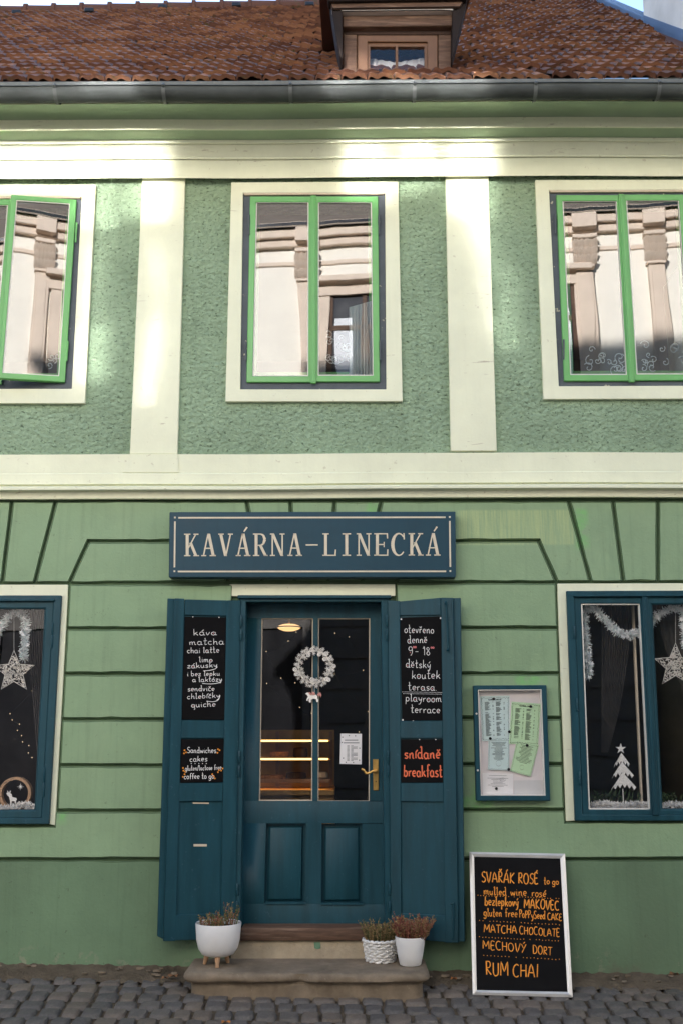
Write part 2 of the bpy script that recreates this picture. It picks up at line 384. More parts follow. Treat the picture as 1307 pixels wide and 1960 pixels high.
# ------------------------------------------------------------------ hand lettering: single strokes, x-height .5, cap height 1
def arc(cx, cz, rx, rz, a0, a1, n=8):
    return [(cx + rx * math.cos(R(a0 + (a1 - a0) * k / n)), cz + rz * math.sin(R(a0 + (a1 - a0) * k / n))) for k in range(n + 1)]
O_ = arc(.22, .25, .19, .25, 80, 440, 14)
G = {
 'a': (.55, [arc(.22, .25, .19, .25, 50, 330, 12), [(.40, .48), (.40, .12), (.44, .02), (.54, .05)]]),
 'b': (.5, [[(.05, 1.0), (.05, .0)], arc(.22, .25, .18, .25, 160, -160, 12)]),
 'c': (.45, [arc(.24, .25, .20, .25, 50, 310, 12)]),
 'd': (.55, [arc(.22, .25, .19, .25, 50, 330, 12), [(.30, .92), (.40, 1.0), (.40, .1), (.45, .0), (.52, .04)]]),
 'e': (.48, [[(.06, .26), (.40, .30)] + arc(.23, .27, .18, .24, 10, 310, 12)]),
 'f': (.4, [[(.40, .92), (.30, 1.0), (.18, .9), (.17, .5), (.17, -.05)], [(.03, .5), (.34, .52)]]),
 'g': (.52, [arc(.22, .25, .19, .24, 50, 330, 12), [(.41, .48), (.40, -.15), (.30, -.32), (.12, -.30), (.05, -.2)]]),
 'h': (.52, [[(.05, 1.0), (.07, .0)], [(.07, .3), (.20, .48), (.34, .46), (.38, .3), (.39, .05), (.48, .02)]]),
 'i': (.22, [[(.08, .5), (.09, .08), (.18, .02)], [(.08, .70), (.10, .73)]]),
 '1i': (.22, [[(.08, .62), (.09, .02)]]),
 'k': (.5, [[(.06, 1.0), (.07, .0)], [(.38, .5), (.09, .22), (.25, .24), (.44, .0)]]),
 'l': (.28, [[(.02, .82), (.12, 1.0), (.11, .1), (.17, .0), (.26, .06)]]),
 'm': (.75, [[(.04, .48), (.08, .0)], [(.08, .3), (.20, .48), (.30, .42), (.32, .02)], [(.32, .3), (.44, .48), (.56, .42), (.58, .06), (.70, .04)]]),
 'n': (.52, [[(.04, .48), (.07, .0)], [(.07, .3), (.20, .48), (.34, .44), (.37, .06), (.48, .04)]]),
 'o': (.48, [O_]),
 'p': (.5, [[(.04, .48), (.07, .4), (.07, -.38)], arc(.23, .25, .18, .24, 150, -150, 12)]),
 'q': (.5, [arc(.22, .25, .19, .24, 50, 330, 12), [(.41, .48), (.40, -.30), (.34, -.36), (.48, -.24)]]),
 'r': (.4, [[(.05, .48), (.08, .0)], [(.08, .28), (.18, .46), (.34, .47)]]),
 's': (.42, [[(.36, .44), (.22, .50), (.08, .42), (.12, .29), (.30, .21), (.35, .10), (.20, .0), (.04, .05)]]),
 't': (.42, [[(.10, .98), (.17, .86), (.16, .12), (.24, .0), (.36, .06)], [(.01, .56), (.34, .60)]]),
 'u': (.52, [[(.05, .48), (.06, .14), (.16, .0), (.30, .06), (.38, .25), (.38, .48)], [(.38, .4), (.40, .06), (.48, .03)]]),
 'v': (.45, [[(.03, .48), (.18, .0), (.36, .5)]]),
 'w': (.62, [[(.03, .48), (.14, .0), (.28, .4), (.42, .0), (.56, .5)]]),
 'x': (.45, [[(.04, .5), (.38, .0)], [(.38, .5), (.04, .0)]]),
 'y': (.48, [[(.04, .48), (.10, .2), (.22, .14), (.36, .3)], [(.40, .5), (.34, .0), (.22, -.3), (.06, -.32)]]),
 'z': (.46, [[(.04, .48), (.38, .49), (.05, .01), (.42, .03)]]),
 'A': (.72, [[(.03, .0), (.32, 1.0), (.66, .0)], [(.13, .34), (.56, .34)]]),
 'B': (.6, [[(.08, 1.0), (.08, .0)], [(.08, 1.0), (.40, .9), (.40, .6), (.08, .52), (.48, .4), (.46, .08), (.08, .0)]]),
 'C': (.68, [arc(.38, .5, .32, .5, 55, 310, 14)]),
 'D': (.68, [[(.08, 1.0), (.09, .0)], [(.02, .98), (.36, .96), (.60, .6), (.55, .2), (.32, .02), (.04, .0)]]),
 'E': (.55, [[(.46, .98), (.08, 1.0), (.09, .0), (.48, .02)], [(.09, .52), (.40, .53)]]),
 'H': (.68, [[(.07, 1.0), (.08, .0)], [(.56, 1.0), (.57, .0)], [(.07, .5), (.57, .52)]]),
 'I': (.26, [[(.12, 1.0), (.13, .0)]]),
 'K': (.62, [[(.08, 1.0), (.09, .0)], [(.54, 1.0), (.10, .45), (.58, .0)]]),
 'L': (.52, [[(.08, 1.0), (.09, .02), (.46, .0)]]),
 'M': (.86, [[(.06, .0), (.10, 1.0), (.40, .3), (.70, 1.0), (.76, .0)]]),
 'N': (.7, [[(.08, .0), (.08, 1.0), (.58, .0), (.58, 1.0)]]),
 'O': (.72, [arc(.35, .5, .30, .5, 90, 450, 16)]),
 'P': (.56, [[(.08, 1.0), (.09, .0)], [(.03, .97), (.36, .97), (.46, .75), (.36, .52), (.09, .46)]]),
 'R': (.62, [[(.08, 1.0), (.09, .0)], [(.03, .97), (.36, .98), (.47, .76), (.36, .54), (.09, .48), (.54, .0)]]),
 'S': (.56, [[(.48, .90), (.30, 1.0), (.09, .84), (.14, .58), (.42, .40), (.48, .16), (.26, .0), (.04, .10)]]),
 'T': (.6, [[(.02, .98), (.58, 1.0)], [(.30, 1.0), (.30, .0)]]),
 'U': (.68, [[(.07, 1.0), (.08, .25), (.22, .0), (.44, .02), (.56, .25), (.57, 1.0)]]),
 'V': (.66, [[(.04, 1.0), (.30, .0), (.60, 1.0)]]),
 'Y': (.62, [[(.04, 1.0), (.30, .5)], [(.58, 1.0), (.16, -.05)]]),
 '0': (.5, [arc(.22, .4, .17, .4, 90, 450, 12)]),
 '1': (.36, [[(.06, .72), (.22, .95), (.22, .0)]]),
 '8': (.5, [[(.40, .80), (.24, .95), (.08, .80), (.24, .52), (.42, .24), (.24, .0), (.06, .22), (.24, .52), (.40, .80)]]),
 '9': (.5, [[(.40, .62), (.24, .46), (.07, .62), (.14, .90), (.34, .90), (.40, .66), (.40, .2), (.26, -.1)]]),
 '-': (.5, [[(.06, .36), (.40, .38)]]), '/': (.4, [[(.04, -.1), (.34, 1.0)]]), '.': (.2, [[(.07, .0), (.10, .02)]]),
}
ACC = {'á': ('a', 'acute'), 'č': ('c', 'caron'), 'ě': ('e', 'caron'), 'é': ('e', 'acute'), 'í': ('1i', 'acute'), 'ř': ('r', 'caron'), 'ý': ('y', 'acute'), 'ó': ('o', 'acute'),
       'Á': ('A', 'acute'), 'Ř': ('R', 'caron'), 'É': ('E', 'acute'), 'Ý': ('Y', 'acute')}
def glyph(ch):
    if ch in ACC:
        b, kind = ACC[ch]; w, st = G[b]; top = 1.08 if b.isupper() else .62; cx = w * .45
        ac = [(cx - .02, top), (cx + .16, top + .2)] if kind == 'acute' else [(cx - .12, top + .16), (cx, top), (cx + .14, top + .18)]
        return w, st + [ac]
    return G[ch]
def smooth_line(pts, sub=3):
    if len(pts) < 3: return pts
    out = []
    for i in range(len(pts) - 1):
        p0 = pts[max(i - 1, 0)]; p1 = pts[i]; p2 = pts[i + 1]; p3 = pts[min(i + 2, len(pts) - 1)]
        for k in range(sub):
            t = k / sub
            out.append(tuple(.5 * (2 * b + (c - a) * t + (2 * a - 5 * b + 4 * c - d) * t * t + (3 * b - a - 3 * c + d) * t ** 3) for a, b, c, d in zip(p0, p1, p2, p3)))
    out.append(pts[-1]); return out
class Board:
    """a written surface: pixel -> point on its plane; strokes become thin raised ribbons of chalk"""
    def __init__(s, to3d, nrm, lift=.0012):
        s.to3d = to3d; s.n = Vector(nrm).normalized() * lift
    def stroke(s, mb, pts, w, mi=0):
        V = [s.to3d(*p) + s.n for p in pts]
        if len(V) < 2: return
        L_, R_ = [], []
        nn = s.n.normalized()
        for i, p in enumerate(V):
            t = (V[min(i + 1, len(V) - 1)] - V[max(i - 1, 0)])
            if t.length < 1e-9: t = Vector((1, 0, 0))
            q = t.normalized().cross(nn) * (w * .5 * random.uniform(.8, 1.15))
            L_.append(mb.bm.verts.new(p + q)); R_.append(mb.bm.verts.new(p - q))
        for i in range(len(V) - 1):
            mb.bm.faces.new((L_[i], L_[i + 1], R_[i + 1], R_[i])).material_index = mi
    def dot(s, mb, px, py, r, mi=0, n=6):
        c = s.to3d(px, py) + s.n * 1.3; e = s.to3d(px + 1, py) - s.to3d(px, py); e.normalize(); f = e.cross(s.n.normalized())
        mb.bm.faces.new([mb.bm.verts.new(c + e * r * math.cos(2 * math.pi * k / n) + f * r * math.sin(2 * math.pi * k / n)) for k in range(n)]).material_index = mi
    def text(s, mb, txt, x0, y0, x1, y1, cap, w=.0035, mi=0, fill=None, jit=.02, pinkpx=1.05):
        # baseline from (x0,y0) to (x1,y1) in pixels, cap height in pixels
        adv = 0; items = []
        for ch in txt:
            if ch == ' ': adv += .34; continue
            gw, st = glyph(ch); items.append((ch, adv, st)); adv += gw + .06
        k = (x1 - x0) / max(adv - .06, .1)
        for ch, a, st in items:
            dz = random.uniform(-jit, jit); sl = random.uniform(-.04, .06); sc = random.uniform(.95, 1.06)
            for pl in st:
                pp = []
                for gx, gz in smooth_line(pl):
                    gx2 = a + gx + gz * sl; gz2 = gz * sc + dz
                    f = gx2 / adv
                    pp.append((x0 + gx2 * k, y0 + (y1 - y0) * f - gz2 * cap))
                s.stroke(mb, pp, w, mi)
            if fill is not None and ch in 'aáodpqeéě90' and random.random() < .75:
                f = (a + .22) / adv
                s.dot(mb, x0 + (a + .22) * k, y0 + (y1 - y0) * f - .25 * cap, pinkpx * .0030, fill)
# ------------------------------------------------------------------ ground
ZB0 = P(640, 1862).z; ZBS = (P(1250, 1873).z - P(100, 1855).z) / (P(1250, 1873).x - P(100, 1855).x)
SL = 0.145; YK = -1.15
def gz(x, y):
    return ZB0 + ZBS * max(-4, min(4, x)) + SL * max(YK, min(0.1, y))
def PG(px, py, dz=0.0):
    d = ray(px, py); t = 6.0
    for _ in range(40):
        p = CAM + d.normalized() * t
        t += (p.z - gz(p.x, p.y) - dz) / max(-d.normalized().z, .05) * .8
    return CAM + d.normalized() * t

def cobble_mat():
    m, N, L = new_mat('granite_setts')
    out = N.new('ShaderNodeOutputMaterial'); b = N.new('ShaderNodeBsdfPrincipled'); L.new(b.outputs[0], out.inputs[0])
    pos = N.new('ShaderNodeNewGeometry').outputs['Position']
    at = N.new('ShaderNodeAttribute'); at.attribute_name = 'stone'
    r = N.new('ShaderNodeValToRGB'); e = r.color_ramp.elements
    e[0].position = 0; e[0].color = (.066, .060, .057, 1); e[1].position = 1; e[1].color = (.175, .135, .10, 1)
    for p_, c_ in ((.3, (.092, .083, .078)), (.55, (.12, .104, .092)), (.8, (.145, .108, .08))):
        q = e.new(p_); q.color = rgb(c_)
    L.new(at.outputs['Fac'], r.inputs[0])
    n = noise_node(N, L, 60, 5, .7, None, pos); c = mix(N, L, .5, r.outputs[0], ramp(N, L, n.outputs[0], .3, .75, (.05, .046, .043), (.175, .16, .145)).outputs[0])
    n2 = noise_node(N, L, 3, 4, .6, None, pos)
    c = mix(N, L, math_n(N, L, 'MULTIPLY', ramp(N, L, n2.outputs[0], .5, .7).outputs[0], .35), c, (.09, .075, .05))
    L.new(c, b.inputs['Base Color']); b.inputs['Roughness'].default_value = .62; b.inputs['Specular IOR Level'].default_value = .35
    bp = N.new('ShaderNodeBump'); bp.inputs['Strength'].default_value = .5; bp.inputs['Distance'].default_value = .006
    L.new(n.outputs[0], bp.inputs['Height']); L.new(bp.outputs[0], b.inputs['Normal'])
    return m
M['cobble'] = cobble_mat()

mb = MB('dirt')
ys = [0.35, 0.0, -.2, -.4, -.7, YK, -2.2, -4, -9.4, -40, -300]; xs = [-300, -40, -12, -6, -4, -2, 0, 2, 4, 6, 12, 40, 300]
grid = [[mb.bm.verts.new((x, y, gz(x, y) - .022)) for x in xs] for y in ys]
for j in range(len(ys) - 1):
    for i in range(len(xs) - 1): mb.bm.faces.new((grid[j][i], grid[j][i + 1], grid[j + 1][i + 1], grid[j + 1][i]))
tag(mb.build('street_ground', loc=(0, 0, 0)), kind='structure')

# granite setts, modelled stone by stone as the street's surface
mb = MB('cobble'); lay = mb.bm.verts.layers.float.new('stone'); rs = random.Random(3)
def setts(x0, x1, y0, y1, row, wmin, wmax, res):
    y = y0; r = 0
    while y > y1:
        h = row * rs.uniform(.9, 1.1); x = x0 + rs.uniform(-.12, 0)
        while x < x1:
            w = rs.uniform(wmin, wmax); rnd = rs.random(); cx, cyy = x + w / 2, y - h / 2 + .012 * math.sin(x * 2.3 + r)
            ex, ey = w / 2 - rs.uniform(.004, .009), h / 2 - rs.uniform(.002, .006)
            tz = rs.uniform(-.004, .004); tx, ty = rs.uniform(-.035, .035), rs.uniform(-.035, .035); rot = rs.uniform(-.05, .05)
            GU = (-1, -.86, -.35, .35, .86, 1) if res > 2 else (-1, -.8, .8, 1); vs = []; n = len(GU) - 1
            for j in range(n + 1):
                for i in range(n + 1):
                    u, v = GU[i], GU[j]
                    d = max(abs(u), abs(v)); pu = u * (1 - .10 * v * v); pv = v * (1 - .10 * u * u)
                    dz = .004 * (1 - d ** 4) - (.016 if d > .99 else 0) + rs.uniform(-.0016, .0016) + tz
                    lx = ex * pu + rs.uniform(-.003, .003); ly = ey * pv + rs.uniform(-.003, .003)
                    lx, ly = lx - ly * rot, ly + lx * rot
                    px_, py_ = cx + lx, cyy + ly
                    vv = mb.bm.verts.new((px_, py_, gz(px_, py_) + dz + lx * tx + ly * ty - .004)); vv[lay] = rnd; vs.append(vv)
            for j in range(n):
                for i in range(n):
                    a = j * (n + 1) + i; mb.bm.faces.new((vs[a], vs[a + n + 1], vs[a + n + 2], vs[a + 1]))
            x += w
        y -= h; r += 1
setts(-3.4, 3.4, -.13, -1.35, .120, .105, .155, 4)
setts(-4.5, 4.5, -1.35, -4.5, .115, .11, .16, 2)
tag(mb.build('cobblestone_street', loc=(0, 0, 0), smooth=60), kind='structure')

# crumbly strip of earth, moss and broken stone at the foot of the wall
mb = MB('dirt', 'stone'); rs = random.Random(5)
nx = 220; rows = []
for j, (y, h) in enumerate(((.03, .05), (-.02, .045), (-.06, .03), (-.10, .018), (-.15, .008), (-.20, -.02))):
    rows.append([mb.bm.verts.new((-4 + 8 * i / nx, y + rs.uniform(-.012, .012), gz(-4 + 8 * i / nx, y) + h * .45 + rs.uniform(-.008, .012))) for i in range(nx + 1)])
for a, b in zip(rows, rows[1:]):
    for i in range(nx): mb.bm.faces.new((a[i], b[i], b[i + 1], a[i + 1]))
for k in range(60):
    x = rs.uniform(-3, 3); y = rs.uniform(-.15, -.02); s_ = rs.uniform(.006, .019)
    c = Vector((x, y, gz(x, y) + .018)); pts = []
    for q in range(6):
        a = q * 1.047 + rs.uniform(-.3, .3); pts.append(c + Vector((math.cos(a) * s_ * 1.5, math.sin(a) * s_ * .8, 0)))
    mb.prism(pts, (rs.uniform(-.004, .004), rs.uniform(-.004, .004), s_ * .7), 1)
tag(mb.build('earth_strip', loc=(0, 0, 0), smooth=50), kind='stuff')

# ------------------------------------------------------------------ the green house
house = thing('corner_cafe_house', 'two-storey green plastered house with cream trim, red tiled roof and blue shop door', 'house', (0, 0, 0))
XL, XR = -5.2, 5.6
BELT = 958
zb_bot = P(640, BELT - 2).z
def rough_mat():
    m, N, L = new_mat('roughcast_green_plaster')
    out = N.new('ShaderNodeOutputMaterial'); b = N.new('ShaderNodeBsdfPrincipled'); L.new(b.outputs[0], out.inputs[0])
    pos = N.new('ShaderNodeNewGeometry').outputs['Position']
    n1 = noise_node(N, L, 1.6, 5, .6, None, pos)
    c = ramp(N, L, n1.outputs[0], .3, .7, tuple(v * .82 for v in ROUGH), tuple(v * 1.12 for v in ROUGH)).outputs[0]
    n6 = noise_node(N, L, 1.0, 4, .65, (9, 9, .8), pos); n7 = noise_node(N, L, .7, 2, .5, None, pos)
    f6 = math_n(N, L, 'MULTIPLY', ramp(N, L, n6.outputs[0], .52, .72).outputs[0], ramp(N, L, n7.outputs[0], .42, .6).outputs[0])
    c = mix(N, L, math_n(N, L, 'MULTIPLY', f6, .35), c, (.17, .23, .14))
    n3 = noise_node(N, L, 34, 3, .65, (1, 1, 1.5), pos, .4)
    pits = ramp(N, L, n3.outputs[0], .33, .42, (1, 1, 1), (0, 0, 0)).outputs[0]
    c = mix(N, L, math_n(N, L, 'MULTIPLY', pits, .75), c, (.055, .085, .045))
    n4 = noise_node(N, L, 12, 3, .7, None, pos); n5 = noise_node(N, L, .9, 2, .5, None, pos)
    chips = math_n(N, L, 'MULTIPLY', ramp(N, L, n4.outputs[0], .70, .72).outputs[0], ramp(N, L, n5.outputs[0], .5, .6).outputs[0])
    c = mix(N, L, math_n(N, L, 'MULTIPLY', chips, .7), c, (.20, .12, .07))
    L.new(c, b.inputs['Base Color']); b.inputs['Roughness'].default_value = .95; b.inputs['Specular IOR Level'].default_value = .06
    v = N.new('ShaderNodeTexVoronoi'); v.inputs['Scale'].default_value = 37; v.feature = 'SMOOTH_F1'; L.new(pos, v.inputs['Vector'])
    n2 = noise_node(N, L, 27, 5, .68, (1, 1, 1.4), pos, .5)
    h = math_n(N, L, 'ADD', math_n(N, L, 'MULTIPLY', v.outputs['Distance'], -.7), math_n(N, L, 'MULTIPLY', n2.outputs[0], 1.2))
    bp = N.new('ShaderNodeBump'); bp.inputs['Strength'].default_value = 1.0; bp.inputs['Distance'].default_value = .034
    L.new(h, bp.inputs['Height']); L.new(bp.outputs[0], b.inputs['Normal'])
    return m
M['rough'] = rough_mat()

# openings (pixel corners TL TR BR BL)
WIN_UP = [dict(so=[(-132, 353), (184, 353), (163, 772), (-172, 772)], si=[(-110, 376), (157, 375.5), (138, 744), (-146, 744)],
               sa=[(-98, 381), (148, 381), (127, 733), (-130, 733)], mid=((20, 30.5), (-8, 3))),
          dict(so=[(443, 348.6), (761.8, 347), (770, 768), (431.8, 768.5)], si=[(465.5, 369), (736.5, 368), (739, 745), (460, 745)],
               sa=[(479, 375.5), (723, 375.5), (726.4, 730.5), (472, 731.5)], mid=((595, 605), (594, 605))),
          dict(so=[(1023.5, 344), (1347, 343), (1367, 763), (1039.5, 764)], si=[(1050, 363.8), (1322, 363), (1342, 738), (1068.6, 739)],
               sa=[(1064, 373), (1311, 372), (1333, 728), (1079, 729)], mid=((1183, 1193.5), (1203, 1214)))]
def hole_of(quad, y, pad=0.0):
    ps = [P(x, yy, y) for x, yy in quad]
    return (min(ps[0].x, ps[3].x) - pad, max(ps[1].x, ps[2].x) + pad, ps[3].z - pad, ps[0].z + pad)

# ground floor: back wall + raised rusticated blocks
LWIN = dict(out=[(-300, 1139.5), (118, 1139.5), (94, 1577.5), (-345, 1577.5)], cream=[(-312, 1119), (130.5, 1119), (106, 1580), (-360, 1580)])
RWIN = dict(out=[(1083.5, 1131), (1402, 1130), (1424, 1571), (1100, 1571)], cream=[(1066, 1117), (1415, 1116), (1440, 1571), (1082.5, 1572)])
mb = MB('groove', 'green', 'plinth'); YG = .028
hl = [hole_of(LWIN['out'], 0, -.01), hole_of(RWIN['out'], 0, -.01)]
zd0 = P(600, 1835).z
dl, dr = X(462, 1400), X(741, 1400)
wall_holes(mb, XL, XR, -.6, zb_bot + .03, hl + [(dl, dr, zd0 - .05, P(600, 1143).z)], YG, .32)
blocks = []
g = 3.6
rowsL = [1117, 1203, 1290, 1377, 1465, 1552]; rowsR = [1115, 1202, 1289, 1374.5, 1463, 1550]
def lx(y): return 131 + (y - 1119) * (106 - 131) / 461.
def rx(y): return 1066 + (y - 1117) * (1082.5 - 1066) / 455.
for a, b in zip(rowsL, rowsL[1:]): blocks.append([(lx(a) + 1, a), (448, a), (445, b), (lx(b) + 1, b)])
for a, b in zip(rowsR, rowsR[1:]): blocks.append([(756, a), (rx(a) - 1, a), (rx(b) - 1, b), (757, b)])
LO, RO = -700, 1960
blocks.append([(LO, 1580), (103, 1580), (105, 1552), (445, 1552), (444, 1645), (LO, 1645)])
blocks.append([(757, 1550), (1081, 1550), (1083, 1572), (RO, 1572), (RO, 1643), (758, 1645)])
blocks.append([(LO, 1645), (444, 1645), (440, 1890), (LO, 1890)])
blocks.append([(758, 1645), (RO, 1643), (RO, 1900), (760, 1900)])
blocks += [[(LO, BELT), (-150, BELT), (-150, 1117), (LO, 1117)], [(-150, BELT), (-62, BELT), (-66, 1117), (-150, 1117)],
           [(-62, BELT), (24, BELT), (5, 1117), (-66, 1117)], [(24, BELT), (108, BELT), (67, 1117), (5, 1117)],
           [(108, BELT), (472, BELT), (502, 1113), (437, 1113), (405, 1036), (170, 1036), (133, 1117), (67, 1117)],
           [(170, 1036), (405, 1036), (437, 1115), (133, 1117)],
           [(472, BELT), (556, BELT), (564, 1113), (502, 1113)], [(556, BELT), (641, BELT), (628, 1113), (564, 1113)], [(641, BELT), (730, BELT), (693, 1113), (628, 1113)],
           [(730, BELT), (1087, BELT), (1130, 1115), (1065, 1115), (1030, 1035), (790, 1036), (757, 1113), (693, 1113)],
           [(790, 1036), (1030, 1035), (1065, 1115), (757, 1115)],
           [(1087, BELT), (1172, BELT), (1192, 1115), (1130, 1115)], [(1172, BELT), (1258, BELT), (1258, 1115), (1192, 1115)], [(1258, BELT), (1344, BELT), (1324, 1115), (1258, 1115)],
           [(1344, BELT), (RO, BELT), (RO, 1115), (1324, 1115)]]
rb = random.Random(11)
for bl in blocks:
    yf = rb.uniform(-.003, .003); front, back = inset(bl, g), inset(bl, g - 1.6); pts, bpts = [], []
    for i in range(len(front)):
        (xa, ya), (xb, yb_) = front[i], front[(i + 1) % len(front)]; (xc_, yc_), (xd, yd) = back[i], back[(i + 1) % len(front)]
        m_ = max(1, min(40, int(math.hypot(xb - xa, yb_ - ya) / 22)))
        for k in range(m_):
            t = k / m_; j1, j2 = (rb.gauss(0, .45), rb.gauss(0, .55)) if k else (0, 0)
            if k and rb.random() < .06: j2 += rb.uniform(-1.6, 1.6)
            pts.append((xa + (xb - xa) * t + j1 * .6, ya + (yb_ - ya) * t + j2)); bpts.append((xc_ + (xd - xc_) * t, yc_ + (yd - yc_) * t + j2 * .4))
    fr = [P(x, y, yf) for x, y in pts]; bk = [P(x, y, YG + .004) for x, y in bpts]
    va = [mb.bm.verts.new(p) for p in fr]; vb = [mb.bm.verts.new(p) for p in bk]; n = len(va)
    mi_ = 2 if bl[0][1] in (1645, 1643) and bl[2][1] > 1800 else 1
    mb.bm.faces.new(va).material_index = mi_
    for i in range(n): mb.bm.faces.new((va[i], vb[i], vb[(i + 1) % n], va[(i + 1) % n])).material_index = mi_
gw = mb.build('ground_floor_wall', house, bevel=.004, smooth=25)

# upper wall, with roughcast face
mb = MB('rough'); YU = .03
z_top = Z(190, -.3)
wall_holes(mb, XL, XR, zb_bot + .03, Z(335, .03) + .12, [hole_of(w['si'], 0, -.004) for w in WIN_UP], YU, .34)
mb.build('upper_wall', house, smooth=0)

# pilasters
for (a, b, c, d) in (((273, 338), (355, 338), (340, 869), (249, 869)), ((852, 334), (934, 333), (950, 863), (862, 863))):
    mb = MB('cream'); mb.prism_px([a, b, c, d], 0.0, YU + .01); mb.build('pilaster', house, bevel=.004)

# belt course between the storeys
mb = MB('cream', 'groove')
zz = lambda y, d: Z(y, d)
mb.sweep([(YU + .01, zz(868, 0)), (-.012, zz(868, -.012)), (-.012, zz(904, -.012)), (-.022, zz(905.5, -.022)), (-.024, zz(925, -.024)), (-.004, zz(927.5, 0)), (-.004, zz(929, 0)),
          (-.075, zz(929.5, -.075)), (-.085, zz(931, -.085)), (-.085, zz(935.5, -.085)), (-.07, zz(937.5, -.07)), (-.045, zz(941, -.045)), (-.035, zz(946, -.035)),
          (-.034, zz(948.5, -.034)), (-.03, zz(953, -.03)), (-.018, zz(954.5, -.018)), (.02, zz(955.5, .02))], XL, XR, n=60, wob=.0022)
for (x0, x1) in ((238, 340), (857, 959)):
    mb.prism_px([(x0 + 1, 870), (x1, 869), (x1 + 3, 904), (x0 - 2, 904)], -.020, 0)
mb.build('belt_course', house, smooth=28)

# main cornice
prof = [(YU, 337), (-.04, 339.5), (-.042, 304), (-.058, 303), (-.058, 299), (-.062, 297), (-.078, 285), (-.105, 274.5), (-.122, 273), (-.122, 266), (-.20, 255), (-.258, 248),
        (-.266, 246.5), (-.266, 227), (-.275, 225), (-.32, 217), (-.40, 206), (-.47, 200), (-.50, 197), (-.50, 170)]
pz = [(y, Z(p, y, 600)) for y, p in prof]
mis = [0] * (len(pz) - 1)
for i in range(9, 11): mis[i] = 1
for i in range(13, 18): mis[i] = 1
mb = MB('cream', 'cornice_green'); mb.sweep(pz, XL, XR, mis, n=60, wob=.003)
mb.build('cornice', house, smooth=30)

# ------------------------------------------------------------------ roof
YE = -.53; ZE = Z(153, YE, 600)
YR = 4.6
ridA = P(0, 27, YR); ridB = P(640, 13, YR)
rs_ = (ridB.z - ridA.z) / (ridB.x - ridA.x)
def ridge_z(x): return ridA.z + rs_ * (max(-5, min(5, x)) - ridA.x)
def roof_pt(x, v): return Vector((x, YE + (YR - YE) * v, ZE + (ridge_z(x) - ZE) * v))
def on_roof(px, py):
    d = ray(px, py); t = .001
    lo, hi = .5, 1.0
    p0 = roof_pt(2.5, 0); n = (roof_pt(3.5, 0) - p0).cross(roof_pt(2.5, 1) - p0)
    for _ in range(8):
        q = PPL(px, py, p0, n); p0 = roof_pt(q.x, 0); n = (roof_pt(q.x + .5, 0) - roof_pt(q.x - .5, 0)).cross(roof_pt(q.x, 1) - p0)
    return q
v1, v2, v3 = on_roof(1122, 1), on_roof(1226, 49), on_roof(1307, 107)
print('ROOF', ridA, ridB, 'slope', math.degrees(math.atan2(ridge_z(0) - ZE, YR - YE)), v1, v2, v3, 'ZE', ZE)
def verge_x(y):
    # right edge of the tiles, through the three measured points
    if y > v2.y: return v2.x + (v1.x - v2.x) * (y - v2.y) / (v1.y - v2.y)
    return v2.x + (v3.x - v2.x) * (y - v2.y) / (v3.y - v2.y)
def tile_mat():
    m, N, L = new_mat('weathered_clay_tile')
    out = N.new('ShaderNodeOutputMaterial'); b = N.new('ShaderNodeBsdfPrincipled'); L.new(b.outputs[0], out.inputs[0])
    pos = N.new('ShaderNodeNewGeometry').outputs['Position']
    at = N.new('ShaderNodeAttribute'); at.attribute_name = 'tile'; av = N.new('ShaderNodeAttribute'); av.attribute_name = 'worn'
    r = N.new('ShaderNodeValToRGB'); e = r.color_ramp.elements
    e[0].position = 0; e[0].color = (.105, .045, .029, 1); e[1].position = 1; e[1].color = (.27, .128, .068, 1)
    q = e.new(.5); q.color = (.18, .080, .046, 1)
    L.new(at.outputs['Fac'], r.inputs[0])
    n1 = noise_node(N, L, 9, 5, .65, None, pos); n2 = noise_node(N, L, 1.1, 4, .6, None, pos)
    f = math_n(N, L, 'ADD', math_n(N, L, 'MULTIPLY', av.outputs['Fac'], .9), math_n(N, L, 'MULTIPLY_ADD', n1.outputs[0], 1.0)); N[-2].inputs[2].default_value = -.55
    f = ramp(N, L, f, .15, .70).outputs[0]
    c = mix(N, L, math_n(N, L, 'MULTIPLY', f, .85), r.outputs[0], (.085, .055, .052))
    n3 = noise_node(N, L, 14, 4, .7, None, pos)
    mo = math_n(N, L, 'MULTIPLY', ramp(N, L, n3.outputs[0], .58, .65).outputs[0], ramp(N, L, n2.outputs[0], .44, .58).outputs[0])
    c = mix(N, L, math_n(N, L, 'MULTIPLY', mo, .8), c, (.060, .058, .018))
    L.new(c, b.inputs['Base Color']); b.inputs['Roughness'].default_value = .75; b.inputs['Specular IOR Level'].default_value = .25
    bp = N.new('ShaderNodeBump'); bp.inputs['Strength'].default_value = .4; bp.inputs['Distance'].default_value = .006
    nb = noise_node(N, L, 40, 4, .6, None, pos); L.new(nb.outputs[0], bp.inputs['Height']); L.new(bp.outputs[0], b.inputs['Normal'])
    return m
M['tile'] = tile_mat()
NROW = 29; TW = .185
mb = MB('tile'); la = mb.bm.verts.layers.float.new('tile'); lw = mb.bm.verts.layers.float.new('worn'); rt = random.Random(21)
nu = 12
def wave(u): return .0060 * (math.cos(2 * math.pi * (u * 2 - .25)) ) - (.016 if u < .001 or u > .999 else 0)
